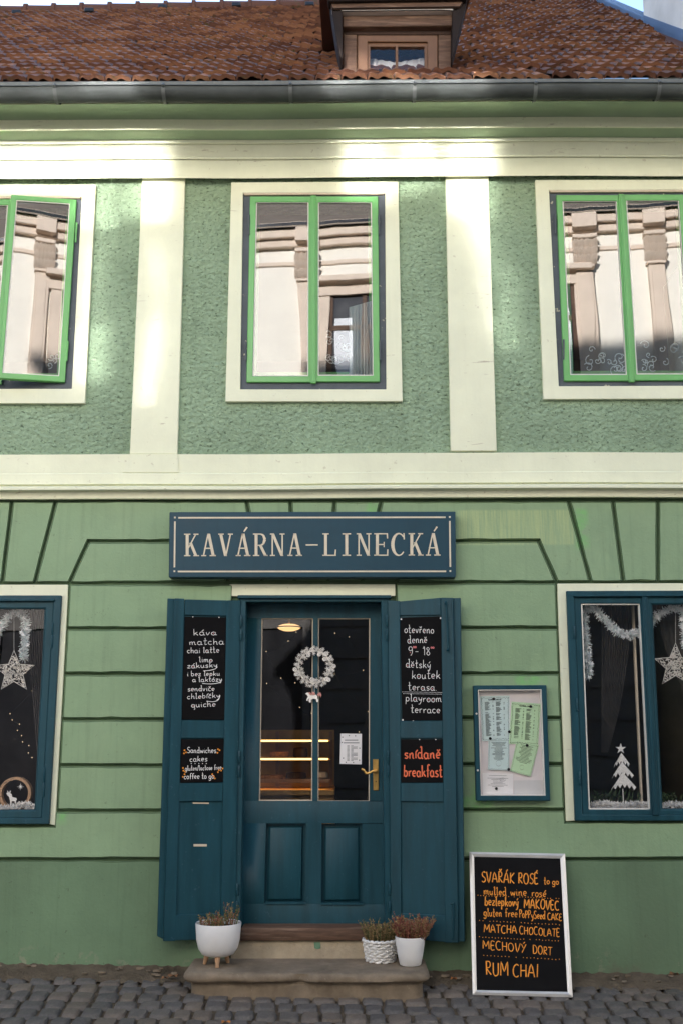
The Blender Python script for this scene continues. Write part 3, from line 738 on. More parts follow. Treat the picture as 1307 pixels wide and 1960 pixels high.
for r in range(NROW):
    va, vb = r / NROW, (r + 1) / NROW
    ya, yb = YE + (YR - YE) * va, YE + (YR - YE) * vb
    x = -5.2 + (TW * .5 if r % 2 else 0) + rt.uniform(-.01, .01)
    while x < verge_x(ya) - .02 and x < XR:
        w = TW; x1 = min(x + w - .006, verge_x(ya)); rnd = rt.random(); jl = rt.uniform(-.012, .012); jz = rt.uniform(-.003, .005); tl = rt.uniform(-.009, .009)
        A, B, C, D_ = [], [], [], []
        n_up = Vector((0, -(ridge_z(x) - ZE), YR - YE)).normalized()
        for i in range(nu + 1):
            u = i / nu; xx = x + (x1 - x) * u; h = wave(u) + tl * (u - .5)
            p = roof_pt(xx, va - .016) + n_up * (.052 + h + jz) + Vector((0, jl, 0)); q = roof_pt(xx, vb + .004) + n_up * (.016 + h)
            pf = roof_pt(xx, va - .015) + n_up * (.052 + h * 1.5 + jz - .031) + Vector((0, jl, 0))
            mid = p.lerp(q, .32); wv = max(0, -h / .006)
            for lst, pt, wn_ in ((A, pf, -.15), (B, p, .0 + .3 * wv), (C, mid, .25 + .85 * wv), (D_, q, .65 + .2 * wv)):  # dark amount: valleys and upper ends darker, front edge lighter
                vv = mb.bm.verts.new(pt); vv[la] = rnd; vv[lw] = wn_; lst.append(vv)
        for i in range(nu):
            for U, V in ((A, B), (B, C), (C, D_)): mb.bm.faces.new((U[i], U[i + 1], V[i + 1], V[i]))
        x += w
# underlay boards and the far slope, so that the roof is closed
def quad(a, b, c, d): mb.face([a, b, c, d])
for k in range(20):
    xa, xb = XL + (XR - XL) * k / 20, XL + (XR - XL) * (k + 1) / 20
    xa2, xb2 = min(xa, v1.x), min(xb, v1.x)
    if xb2 - xa2 > .01:
        quad(roof_pt(xa2, 0), roof_pt(xb2, 0), roof_pt(xb2, 1), roof_pt(xa2, 1))
        quad(roof_pt(xa2, 1), roof_pt(xb2, 1), Vector((xb2, 2 * YR - YE, ZE)), Vector((xa2, 2 * YR - YE, ZE)))
quad(roof_pt(v1.x, 0), Vector((v3.x + .6, YE, ZE)), Vector((v2.x, v2.y, v2.z)) - Vector((0, 0, .05)), roof_pt(v1.x, 1))
roof = mb.build('roof', house, smooth=40)
# ridge capping
mb = MB('tile'); x = -5.2
while x < v1.x - .3:
    L0 = .36; p = roof_pt(x, 1) + Vector((0, 0, .02)); q = roof_pt(x + L0, 1) + Vector((0, 0, .02))
    mb.tube([p, p.lerp(q, .12), p.lerp(q, .13), q], [.105, .105, .085, .075], 10)
    x += L0
mb.build('ridge_tiles', roof)
# dark vent tiles near the ridge
for px_, py_ in ((36, 33), (174, 29), (314, 22), (454, 18), (593, 17), (1016, 7)):
    p = on_roof(px_, py_); mb = MB('black', 'tile'); mb.box(p.x - .055, p.x + .055, p.y - .10, p.y + .02, p.z - .02, p.z + .035); mb.build('vent_tile', roof, bevel=.008)
# verge flashing
mb = MB('flash')
a, b = on_roof(1118, -3), on_roof(1229, 50.5)
mb.prism([a + Vector((0, 0, .02)), b + Vector((0, 0, .02)), b + Vector((.16, .02, .02)), a + Vector((.16, .02, .02))], (0, 0, .10)); mb.build('verge_flashing', roof, bevel=.01)

M['zinc_band'] = surf('zinc_bracket', (0.12, 0.13, 0.127), .55, .25, 8, .1, 30, .002, .4, .3)
# gutter with brackets
mb = MB('zinc'); gyc, gr = -.60, .070
gzc = Z(163, gyc - gr, 600)
pr = []
for k in range(15):
    a = math.pi + math.pi * k / 14
    pr.append((gyc + gr * math.cos(a), gzc + gr * math.sin(a)))
pr2 = [(gyc - gr + .012, gzc + .004), (gyc - gr - .004, gzc + .010), (gyc - gr - .010, gzc + .002)] + pr + [(gyc + gr, gzc + .03)]
inner = [(y * 1.0 + (gyc - y) * .05, z + .004) for y, z in reversed(pr)]
mb.sweep(pr2, XL, XR, n=40, wob=.003); mb.sweep(inner, XL, XR, n=40, wob=.003)
gut = mb.build('gutter', house, smooth=50)
for bx in (105, 313, 556, 793, 1025, 1262):
    xc = X(bx, 175, gyc - gr); mb = MB('zinc_band'); b_ = .013
    pts = [(gyc + (gr + .009) * math.cos(a), gzc - .002 + (gr + .009) * math.sin(a)) for a in [math.pi + math.pi * k / 12 for k in range(13)]]
    pts = [(gyc - gr - .004, gzc + .018)] + pts
    for (y0, z0), (y1, z1) in zip(pts, pts[1:]): mb.face([(xc - b_, y0, z0), (xc + b_, y0, z0), (xc + b_, y1, z1), (xc - b_, y1, z1)])
    mb.tube([(xc, gyc - gr - .006, gzc + .012), (xc, gyc - gr - .02, gzc - .012)], .012, 8)
    mb.build('gutter_bracket', gut)
# metal drip edge and boarding behind the gutter
mb = MB('zinc_band'); mb.sweep([(-.60, Z(178, -.60)), (-.632, Z(162, -.632)), (-.634, Z(153.5, -.634)), (-.55, Z(153, -.55))], XL, XR, n=10, wob=.002); mb.build('eaves_strip', house)

# ------------------------------------------------------------------ dormer
YD = -.34
dorm = MB('wood_dark')
# side walls and lid behind the front
zt = Z(-20, YD)
xl, xr = X(657, 100, YD), X(863, 100, YD)
zbt = roof_pt(xl, .06).z - .05
dorm.box(xl, xl + .04, YD + .02, YD + 2.6, zbt, zt); dorm.box(xr - .04, xr, YD + .02, YD + 2.6, zbt, zt)
dorm.box(xl, xr, YD + .01, YD + .05, Z(52, YD), zt)
dormer = dorm.build('dormer', house)
mb = MB('wood_old'); mb.prism_px([(657, 60), (683, 60), (683, 150), (657, 150)], YD - .01, YD + .08); mb.build('post', dormer, bevel=.006)
mb = MB('wood_old'); mb.prism_px([(838, 60), (863, 60), (863, 150), (838, 150)], YD - .01, YD + .08); mb.build('post', dormer, bevel=.006)
mb = MB('wood_old'); mb.prism_px([(656, 23), (866, 22), (866, 49), (656, 51)], YD - .07, YD + .02); mb.build('weather_board', dormer, bevel=.006)
mb = MB('wood_dark'); mb.prism_px([(660, 50), (862, 49), (862, 66), (660, 66)], YD - .015, YD + .03); mb.build('lintel_beam', dormer, bevel=.004)
for q in ([(626, -40), (655, -40), (656, 112), (650, 108), (641, 60)], [(866, -40), (900, -40), (893, 2), (876, 70), (866, 110), (864, 110)]):
    mb = MB('wood_black'); mb.prism_px(q, YD - .12, YD + .10); mb.build('side_board', dormer, bevel=.006)
mb = MB('wood_black', 'alu', 'wood_old')
mb.prism_px([(622, -60), (898, -60), (893, -2), (628, 2)], YD - .17, YD - .08)
mb.prism_px([(632, 2.5), (888, -1), (880, 13), (636, 16)], YD - .14, YD - .08, 2)
mb.prism_px([(634, 17), (866, 14.5), (884, 12), (872, 21), (846, 19.5), (636, 22)], YD - .12, YD - .06, 1)
mb.build('fascia_board', dormer, bevel=.005)
mb = MB('tile'); z0 = Z(-30, YD - .3)
mb.prism([(X(610, -30, YD - .3), YD - .20, z0), (X(905, -30, YD - .3), YD - .20, z0), (X(905, -30, YD - .3), YD - .20, z0 + .05), (X(610, -30, YD - .3), YD - .20, z0 + .05)], (0, 3.2, 1.0)); mb.build('dormer_roof', dormer)
mb = MB('dormer_frame')
mb.ring_px([(684, 67), (837, 67), (837, 150), (684, 150)], [(703, 79), (818, 79), (818, 146), (703, 146)], YD - .02, YD + .05)
wd = mb.build('dormer_window', dormer, bevel=.005)
mb = MB('dormer_frame'); mb.ring_px([(703, 79), (818, 79), (818, 146), (703, 146)], [(708, 89), (812, 89), (812, 144), (708, 144)], YD + .0, YD + .04); mb.prism_px([(756.5, 87), (761.5, 87), (761.5, 146), (756.5, 146)], YD - .008, YD + .03); mb.build('dormer_sash', dormer, bevel=.003)
mb = MB('pane_dormer'); mb.prism_px([(706, 87), (814, 87), (814, 146), (706, 146)], YD + .02, YD + .024); mb.build('dormer_pane', dormer)
mb = MB('lace'); a = P(704, 86, YD + .15)
rows = []
for i in range(25):
    x = X(706, 90, YD) + (X(814, 90, YD) - X(706, 90, YD)) * i / 24
    rows.append([mb.bm.verts.new((x, YD + .14 + .006 * math.sin(i * 1.9), Z(yy - 9 * abs(i - 12) / 12, YD + .15))) for yy in (122, 156)])
for p, q in zip(rows, rows[1:]): mb.bm.faces.new((p[0], q[0], q[1], p[1]))
mb.build('dormer_curtain', dormer)
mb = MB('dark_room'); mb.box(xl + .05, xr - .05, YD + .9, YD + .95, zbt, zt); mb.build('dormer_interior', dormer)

# ------------------------------------------------------------------ upper windows
def window_up(w, opened=False):
    so, si, sa = w['so'], w['si'], w['sa']
    mb = MB('cream'); mb.ring_px(so, si, 0.0, YU + .02)
    win = mb.build('upper_window', house, bevel=.003)
    # the peeling grey frame set in the opening
    mb = MB('grey_frame'); mb.ring_px([(x, y) for x, y in si], inset(sa, 9), .022, .10)
    mb.build('outer_frame', win, bevel=.003)
    mb = MB('bead'); p, q = si[0], si[1]
    mb.prism_px([(p[0] + 1, p[1] + .3), (q[0] - 1, q[1] + .3), (q[0] - 3, q[1] + 4), (p[0] + 3, p[1] + 4)], .004, .03); mb.build('head_strip', win, bevel=.002)
    (t0, t1), (b0, b1) = w['mid']
    tm, bm_ = (t0 + t1) / 2, (b0 + b1) / 2
    halves = [[sa[0], (tm, sa[0][1]), (bm_, sa[3][1]), sa[3]], [(tm, sa[1][1]), sa[1], sa[2], (bm_, sa[2][1])]]
    for k, h in enumerate(halves):
        if opened and k == 1:
            hp = P(h[1][0], h[1][1], 0.0); an = R(13.5); d = Vector((-math.cos(an), -math.sin(an), 0)); nrm = Vector((math.sin(an), -math.cos(an), 0))
            quad_ = [(22, 372), (147.5, 382), (125, 731.5), (-3, 723.5)]; gl = [(32, 382), (134.5, 389), (114, 719.7), (5, 713.5)]
            f3 = lambda x, y, off=0.0: PPL(x, y, hp, nrm) + nrm * off
            mb = MB('sash_green'); mb.ring([f3(*p) for p in quad_], [f3(*p) for p in gl], -nrm * .042); s_ = mb.build('sash', win, bevel=.004); tag(s_, label='right casement leaf swung open towards the street')
            mb = MB('white_bead'); mb.ring([f3(*p, -.006) for p in gl], [f3(*p, -.006) for p in inset(gl, 1.6)], -nrm * .02); mb.build('putty', s_)
            mb = MB('pane_up'); mb.prism([f3(*p, -.016) for p in inset(gl, .5)], -nrm * .003); mb.build('pane', s_)
            hinge_pts = [(147.5, 445), (130.5, 672)]
        else:
            a, b, c, d = h
            ins = [8.5, 12, 12, 12] if k == 0 else [12, 10, 12, 12]
            # left, top, right, bottom rails
            L_, T_, R_, B_ = (11.5, 11, 9, 11.5) if k == 0 else (9, 11, 12, 11.5)
            gl = [(a[0] + L_, a[1] + T_), (b[0] - R_, b[1] + T_), (c[0] - R_, c[1] - B_), (d[0] + L_, d[1] - B_)]
            mb = MB('sash_green'); mb.ring_px(h, gl, .002, .055); s_ = mb.build('sash', win, bevel=.004)
            mb = MB('white_bead'); mb.ring_px(gl, inset(gl, 1.8), .010, .03); mb.build('putty', s_)
            mb = MB('pane_up'); mb.prism_px(inset(gl, .6), .020, .023); mb.build('pane', s_)
        if k == 0: hinge_pts = [(sa[0][0] - 2, sa[0][1] + 55), (sa[3][0] - 1, sa[3][1] - 60)]
        elif not opened: hinge_pts = [(sa[1][0] + 2, sa[1][1] + 55), (sa[2][0] + 1, sa[2][1] - 60)]
        for hx, hy in hinge_pts:
            mb = MB('sash_green' if opened else 'grey_frame'); p0, p1 = P(hx, hy - 19, -.004), P(hx - (2.2 if opened else 0), hy + 19, -.004)
            mb.tube([p0, p0.lerp(p1, .48), p0.lerp(p1, .52), p1], [.0075, .0075, .006, .006], 8); mb.build('hinge', win)
    mb = MB('sash_green'); mb.prism_px([(t0, sa[0][1] - 2), (t1, sa[0][1] - 2), (b1, sa[3][1] + 2), (b0, sa[3][1] + 2)], -.014, .004)
    mb.prism_px([(t0 + 3, sa[0][1] - 2), (t1 - 3, sa[0][1] - 2), (b1 - 3, sa[3][1] + 2), (b0 + 3, sa[3][1] + 2)], -.019, -.013); mb.build('meeting_stile', win, bevel=.003)
    # inner casement behind, dimly seen through the glass
    ins_ = inset(sa, 6); mb = MB('sash_green'); mb.ring_px(ins_, inset(ins_, 13), .23, .27)
    mb.build('inner_frame', win, bevel=.003)
    return win
uw = [window_up(WIN_UP[0], True), window_up(WIN_UP[1]), window_up(WIN_UP[2])]
for o, l in zip(uw, ('upper window with its right casement open', 'closed upper window above the shop sign', 'closed upper window with lace curtain tips')): tag(o, label=l)
# lace half-curtains behind the panes
def scrolls(mb, px0, px1, py0, py1, yd, seed, n):
    rr = random.Random(seed)
    for k in range(n):
        cx, cyy = rr.uniform(px0, px1), rr.uniform(py0, py1); r0 = rr.uniform(5, 11); sg = rr.choice((-1, 1)); a0 = rr.uniform(0, 6.28)
        pts = [P(cx + sg * r0 * (1 - t / 14) * math.cos(a0 + t * .55), cyy + r0 * (1 - t / 14) * math.sin(a0 + t * .55), yd) for t in range(13)]
        mb.tube(pts, .0035, 4)
for (x0, x1, y0, y1, nn, sd_) in ((628, 668, 640, 695, 16, 1), (1110, 1200, 668, 712, 16, 2), (1228, 1320, 660, 712, 18, 3), (95, 112, 680, 715, 4, 4)):
    mb = MB('lace'); scrolls(mb, x0, x1, y0, y1, .19, sd_, nn)
    tag(mb.build('curtain_lace', house), label='white scrollwork lace behind an upper pane')
mb = MB('lace')
rows = []
for i in range(31):
    t = i / 30; px_ = 668 + 50 * t
    rows.append([mb.bm.verts.new(P(px_, yy, .2 + .018 * math.sin(i * 1.7))) for yy in (588 - 14 * t, 722)])
for p, q in zip(rows, rows[1:]): mb.bm.faces.new((p[0], q[0], q[1], p[1]))
tag(mb.build('sheer_curtain', house), label='white sheer curtain behind the right pane of the middle upper window')
# rooms behind the openings
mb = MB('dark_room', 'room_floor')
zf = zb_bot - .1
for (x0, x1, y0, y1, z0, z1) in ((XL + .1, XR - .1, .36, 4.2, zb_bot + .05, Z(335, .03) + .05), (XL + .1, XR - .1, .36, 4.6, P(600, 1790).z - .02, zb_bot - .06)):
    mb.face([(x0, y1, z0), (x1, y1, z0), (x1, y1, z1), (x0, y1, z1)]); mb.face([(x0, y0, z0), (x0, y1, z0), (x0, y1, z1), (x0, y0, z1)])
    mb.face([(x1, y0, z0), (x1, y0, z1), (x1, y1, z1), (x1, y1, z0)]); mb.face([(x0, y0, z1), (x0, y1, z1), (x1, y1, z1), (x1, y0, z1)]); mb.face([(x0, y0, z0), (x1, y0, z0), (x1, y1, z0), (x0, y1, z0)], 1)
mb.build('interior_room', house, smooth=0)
mb = MB('groove'); mb.box(XL, XL + .3, .3, 2 * YR, -.6, ZE); mb.box(XR - .3, XR, .35, 2 * YR, -.6, ZE); mb.box(XL, XR, 2 * YR - .3, 2 * YR, -.6, ZE)
mb.build('outer_side_walls', house)
# ------------------------------------------------------------------ the street's other side: what the panes mirror and what throws the sun back
W, KX = 9.3, 0.10
nO = Vector((-KX, 1, 0)).normalized(); tO = Vector((1, KX, 0)).normalized()
def OPT(x, z, off=0.0): return Vector((x, -W + KX * x, z)) + nO * off
def OP(px, py, off=0.0):
    # mirrored in the facade: intersect the virtual plane y = W - KX x, then flip y
    d = ray(px, py); n = Vector((KX, 1, 0)); q = CAM + d * ((W - CAM.dot(n)) / d.dot(n))
    return Vector((q.x, -q.y, q.z)) + nO * off
dS = -to_sun; rS = dS - 2 * dS.dot(nO) * nO           # sunlight after mirroring in that facade
rB = Vector((rS.x, rS.y, -0.10 * rS.y)).normalized(); rHi = Vector((rS.x, rS.y, -0.025 * rS.y)).normalized()  # pane tilt chosen so the mirrored sun lands almost level on the facade
def pane_for(quad_, y=0.0, rB=rB, off=0.10):
    nP = (rB - dS).normalized()
    c = sum((P(a, b, y) for a, b in quad_), Vector()) / len(quad_); n = Vector((-KX, 1, 0))
    c = c - rB * ((c.dot(n) + W - off * n.length) / rB.dot(n))
    out = []
    for a, b in quad_:
        q = P(a, b, y); out.append(q - rB * ((q - c).dot(nP) / rB.dot(nP)))
    return out, nP
M['town_cream'] = surf('cream_stucco', (0.84, 0.79, 0.70), .7, .06, 2, .2, 40, .005, .3)
M['town_rose'] = surf('rose_beige_stucco', (0.68, 0.56, 0.46), .7, .08, 2, .2, 40, .005, .3)
M['town_base'] = surf('grey_stone_base', (0.19, 0.175, 0.165), .8, .2, 2, .4, 40, .01, .3)
M['town_roof'] = surf('grey_brown_slate', (0.20, 0.165, 0.135), .7, .2, 4, .2, 20, .01, .3)
M['town_dark'] = surf('dark_glazing', (0.03, 0.03, 0.035), .15, .2, 2, 0, spec=.5)
town = thing('townhouse', 'ornate cream townhouse with rose pilasters across the street, mirrored in the upper panes', 'house', (0, -W, 0))
zc = OP(600, 438).z; zbase = 5.6
def slab(mb, x0, x1, z0, z1, o0, o1, mi=0):
    mb.prism([OPT(x0, z0, o1), OPT(x1, z0, o1), OPT(x1, z1, o1), OPT(x0, z1, o1)], nO * (o0 - o1), mi)
mb = MB('town_cream'); slab(mb, -34, 34, zbase, zc, -.3, 0); mb.build('upper_wall', town)
mb = MB('town_base'); slab(mb, -34, 34, -1.0, zbase - .02, -.3, .05)
for k in range(11): slab(mb, -34, 34, -.3 + k * .5, .14 + k * .5, .05, .08)
mb.build('ground_floor_wall', town, bevel=.01)
for x0 in (-9, -5.6, -2.2, 1.2, 4.6, 8.0):
    mb = MB('town_dark', 'town_base'); slab(mb, x0, x0 + 1.5, .2, 3.2, .07, .09); slab(mb, x0 - .12, x0, .2, 3.3, .08, .14, 1); slab(mb, x0 + 1.5, x0 + 1.62, .2, 3.3, .08, .14, 1); slab(mb, x0 - .12, x0 + 1.62, 3.2, 3.36, .08, .15, 1); mb.build('street_window', town)
# cornice: stepped, casting a deep shadow
mb = MB('town_rose', 'town_dark')
for z0, z1, o in ((zc - .66, zc - .58, .03), (zc - .34, zc - .20, .10), (zc - .20, zc - .04, .18)): slab(mb, -34, 34, z0, z1, 0, o)
slab(mb, -34, 34, zc - .04, zc + .04, 0, .25, 1)
mb.build('cornice', town, bevel=.012)
mb = MB('town_roof'); mb.prism([OPT(-34, zc + .05, .24), OPT(34, zc + .05, .24), OPT(34, zc + 3.4, -4.5), OPT(-34, zc + 3.4, -4.5)], (0, 0, -.1)); mb.build('roof', town)
# pilasters with leafy capitals
def pil(px_):
    c = OP(px_, 600); w = .145; mb = MB('town_rose')
    slab(mb, c.x - w, c.x + w, zbase, zc - .95, .0, .10); slab(mb, c.x - w * .7, c.x + w * .7, zbase + .4, zc - 1.1, .09, .115)
    slab(mb, c.x - w * 1.15, c.x + w * 1.15, zc - .98, zc - .93, .0, .14); slab(mb, c.x - w * 1.25, c.x + w * 1.25, zc - .48, zc - .41, .0, .2)
    slab(mb, c.x - w * 1.2, c.x + w * 1.2, zc - .30, zc - .045, .0, .24)
    for r_ in range(3):
        for i in range(5):
            cx = c.x - w + i * w * .5; zz_ = zc - .93 + r_ * .14
            pts = [OPT(cx - .05, zz_, .10), OPT(cx + .05, zz_, .10), OPT(cx + .06, zz_ + .10, .16), OPT(cx, zz_ + .15, .20), OPT(cx - .06, zz_ + .10, .16)]
            mb.prism(pts, nO * .03)
    p = mb.build('pilaster', town, bevel=.008); return p
for q in (60, 330, 588, 860, 1122, 1262, 1500): pil(q)
def twin(x0, x1, z0, z1):
    mb = MB('town_rose')
    for a, b, c, d in ((x0 - .2, x0, z0, z1), (x1, x1 + .2, z0, z1)): slab(mb, a, b, c, d, 0, .07)
    slab(mb, x0 - .26, x1 + .26, z1, z1 + .16, 0, .09); slab(mb, x0 - .32, x1 + .32, z1 + .22, z1 + .32, 0, .20); slab(mb, x0 - .28, x1 + .28, z0 - .12, z0, 0, .16)
    w_ = mb.build('upper_window', town, bevel=.008)
    mb = MB('town_dark'); slab(mb, x0, x1, z0, z1, .005, .015); mb.build('pane', w_)
    mb = MB('wood_old'); m_ = (x0 + x1) / 2
    for a, b, c, d in ((x0, x0 + .06, z0, z1), (x1 - .06, x1, z0, z1), (m_ - .04, m_ + .04, z0, z1), (x0, x1, z1 - .62, z1 - .54)): slab(mb, a, b, c, d, .014, .04)
    mb.build('sash', w_)
    mb = MB('lace'); slab(mb, x0 + .1, x0 + .1 + (x1 - x0) * .25, z0, z1 - .4, .016, .019); slab(mb, x1 - .1 - (x1 - x0) * .25, x1 - .1, z0, z1 - .4, .016, .019); mb.build('curtain', w_)
zw1 = zc - 1.25
for a, b in ((632, 760), (965, 1098), (-60, 40)):
    twin(OP(a, 600).x, OP(b, 600).x, zw1 - 2.3, zw1)
# casements with panes shaped and tilted to throw light patches on the facade
PATCH = [[(655, 150), (738, 150), (742, 372), (655, 372)], [(756, 196), (832, 196), (834, 345), (758, 360)], [(852, 214), (955, 214), (938, 415), (852, 392)],
         [(-20, 270), (120, 270), (120, 352), (-20, 352)], [(128, 265), (208, 265), (206, 420), (130, 420)], [(220, 225), (326, 225), (313, 408), (224, 400)],
         [(278, 468), (318, 466), (322, 545), (304, 660), (284, 780), (268, 790), (282, 690), (298, 560)],
         [(895, 405), (935, 425), (968, 540), (966, 625), (935, 630), (915, 530)], [(160, 470), (215, 440), (205, 720), (150, 740)], [(948, 500), (985, 500), (985, 665), (955, 665)]]
for k, pl in enumerate(PATCH):
    q, nP = pane_for(pl, -.10 if k < 6 else 0.0, rHi if k < 6 else rB); cc = sum(q, Vector()) / len(q); big = [cc + (v - cc) * 1.10 for v in q]
    mb = MB('town_rose'); mb.ring([v + nP * .01 for v in big], [v + nP * .01 for v in q], -nP * .05); fr = mb.build('casement', town)
    mb = MB('pane_street'); mb.prism(q, -nP * .02); mb.build('pane', fr)

# neighbour with the white gable wall rising at the right edge of the tiles
M['white_wall'] = surf('white_limewash', (0.70, 0.66, 0.60), .8, .12, 1.5, .3, 40, .006, .2, col2=(.45, .42, .38), col2_amt=.5)
nb_ = thing('white_neighbour_house', 'white limewashed gable wall rising beside the right end of the tiled roof', 'house', (4, 1, 0))
xv = v2.x + .02
mb = MB('white_wall'); yb_ = P(1233, 52, 0)
d = ray(1232, 40); t = (xv - CAM.x) / d.x; far = CAM + d * t
mb.box(xv, XR, -.2, far.y, 4.0, 16.0); gablew = mb.build('gable_wall', nb_)
mb = MB('flash')
pts = []
for k in range(9):
    y = -.2 + (far.y + .2 - .01) * k / 8; z = roof_pt(xv, (y - YE) / (YR - YE)).z; pts.append((y, z))
for (ya, za), (yb2, zb2) in zip(pts, pts[1:]):
    mb.prism([(xv - .012, ya, za - .05), (xv - .012, yb2, zb2 - .05), (xv - .012, yb2, zb2 + .13), (xv - .012, ya, za + .13)], (.02, 0, 0))
mb.build('roof_flashing', nb_)
mb = MB('tile'); mb.prism([(xv - .1, -.3, 16), (XR, -.3, 16), (XR, far.y + .2, 16), (xv - .1, far.y + .2, 16)], (0, 0, .2)); mb.build('roof', nb_)
# unseen house added behind to block the low sun from the lower townhouse
rh = thing('rear_sun_block', 'unseen tall plain house added behind the green house to block the low sun', 'house', (-11, 18, 0))
mb = MB('town_cream'); mb.box(-12.4, -2, 16.2, 24, -1, 17.6); mb.build('wall', rh); mb = MB('town_cream'); mb.box(-30, -12.4, 16.2, 24, -1, 10.0); mb.build('sun_block_low_part', rh)
mb = MB('town_roof'); mb.box(-12.6, -1.8, 16, 24.2, 17.6, 17.75); mb.build('roof', rh)

# unseen houses added at both street ends to cut sky light on the facade
for x0, x1, lab in ((-31, -25, 'unseen plain grey house added to cut sky light from the left street end'), (25, 31, 'unseen plain grey house added to cut sky light from the right street end')):
    eh = thing('street_end_sky_block', lab, 'house', ((x0 + x1) / 2, -5, 0))
    mb = MB('town_roof'); mb.box(x0, x1, -14, 1, -1, 9); mb.build('wall', eh); mb = MB('tile'); mb.prism([(x0 - .2, -14, 9), (x1 + .2, -14, 9), ((x0 + x1) / 2, -14, 12)], (0, 15, 0)); mb.build('roof', eh)
# ------------------------------------------------------------------ shop windows of the ground floor
def hinge(parent, p0, p1, m='blue', r=.0075):
    mb = MB(m); mb.tube([p0, p0.lerp(p1, .06), p0.lerp(p1, .48), p0.lerp(p1, .5), p0.lerp(p1, .52), p0.lerp(p1, .94), p1], [r * .6, r, r, r * .7, r, r, r * .6], 8)
    return mb.build('hinge', parent)
def shop_window(win, sashes, mids, hinges, label):
    mb = MB('cream')
    c, o = win['cream'], win['out']
    mb.prism_px([c[0], c[1], (c[1][0] - .5, o[1][1] + 1), (c[0][0] + .5, o[0][1] + 1)], .006, YG + .02)
    for a, b, cc, d in ((0, 0, 3, 3), (1, 1, 2, 2)):
        i = a; j = d
        q = [(c[i][0], o[0][1]), (o[i][0], o[0][1]), (o[j][0], o[j][1] - 0), (c[j][0], c[j][1])]
        mb.prism_px(q, .006, YG + .02)
    w = mb.build('shop_window', house, bevel=.003); tag(w, label=label)
    ins = [(o[0][0] + 15, o[0][1] + 11), (o[1][0] - 15, o[1][1] + 11), (o[2][0] - 13.5, o[2][1] - 11.5), (o[3][0] + 14, o[3][1] - 11.5)]
    mb = MB('blue'); mb.ring_px(o, ins, -.022, .10)
    mb.prism_px([(ins[0][0] - 3, ins[0][1] - 3.6), (ins[1][0] + 3, ins[1][1] - 3.6), (ins[1][0] + 1, ins[1][1] + .2), (ins[0][0] - 1, ins[0][1] + .2)], -.036, -.02)
    mb.build('outer_frame', w, bevel=.004)
    for (q, gl, bead) in sashes:
        mb = MB('blue'); mb.ring_px(q, gl, -.014, .05); s_ = mb.build('sash', w, bevel=.005)
        mb = MB('white_bead' if bead else 'blue'); mb.ring_px(gl, inset(gl, 2.4 if bead else 1.5), -.004, .03); mb.build('putty', s_)
        mb = MB('pane_shop'); mb.prism_px(inset(gl, .8), .012, .016); mb.build('pane', s_)
    for (t0, t1, b0, b1, y0, y1) in mids:
        mb = MB('blue'); mb.prism_px([(t0, y0), (t1, y0), (b1, y1), (b0, y1)], -.030, .02)
        mb.prism_px([(t0 + 3, y0), (t1 - 3, y0), (b1 - 3, y1), (b0 + 3, y1)], -.036, -.028); mb.build('mullion', w, bevel=.004)
    for (x0, y0, x1, y1) in hinges: hinge(w, P(x0, y0, -.024), P(x1, y1, -.024), r=.008)
    # deep reveal and inner sill that carries the display
    return w
RS = [([(1097.5, 1142.5), (1233, 1142), (1253, 1560), (1114, 1561)], [(1111, 1155), (1224, 1155), (1244, 1549.5), (1126, 1549.5)], True),
      ([(1235, 1142), (1388, 1141.5), (1410, 1560), (1255, 1560)], [(1245.5, 1155.5), (1374, 1155), (1396, 1549), (1265.5, 1549.5)], False)]
shop_window(RWIN, RS, [(1228, 1239, 1249, 1261, 1141.5, 1561)], [(1098, 1198, 1099, 1222), (1102.5, 1336, 1104, 1361), (1108, 1477, 1109.5, 1503)], 'shop window with the garland, white star and small silver tree')
LS = [([(-45, 1151), (104, 1150), (81, 1566), (-72, 1567)], [(-31, 1164), (88, 1164), (68, 1551), (-57, 1552)], False),
      ([(-200, 1151), (-47, 1151), (-74, 1567), (-228, 1567)], [(-186, 1164), (-60, 1164), (-87, 1552), (-214, 1552)], True)]
shop_window(LWIN, LS, [(-52, -40, -79, -66, 1150, 1567)], [(101.5, 1191, 99.5, 1240), (85.5, 1470, 84, 1526)], 'shop window with the star, tinsel and wooden ring ornament')

# ------------------------------------------------------------------ the door in its casing
mb = MB('cream'); mb.prism_px([(440, 1118), (756, 1118), (756, 1141), (440, 1141)], .004, YG + .02); mb.build('door_lintel', house, bevel=.003)
YDR = .13
mb = MB('blue')
mb.prism_px([(455, 1139), (748, 1139), (748, 1145), (455, 1145)], -.035, .06)
mb.prism_px([(460, 1145), (744, 1145), (744, 1152), (460, 1152)], -.012, YDR + .02)
mb.prism_px([(459, 1150), (471, 1150), (460, 1778), (449, 1778)], -.012, YDR + .05); mb.prism_px([(729, 1150), (742, 1150), (749, 1778), (737, 1778)], -.012, YDR + .05)
casing = mb.build('door_casing', house, bevel=.004)
door_top = 1157
leaf_o = [(470, 1150), (731, 1150), (738, 1774), (460, 1774)]
gp = [[(501, 1183), (599.5, 1183), (598, 1533), (496, 1533)], [(609, 1183), (708, 1183), (707, 1534.5), (608, 1534.5)]]
mb = MB('blue'); D0, D1 = YDR, YDR + .05
PYD = lambda x, y, o=0.0: P(x, y, D0 + o)
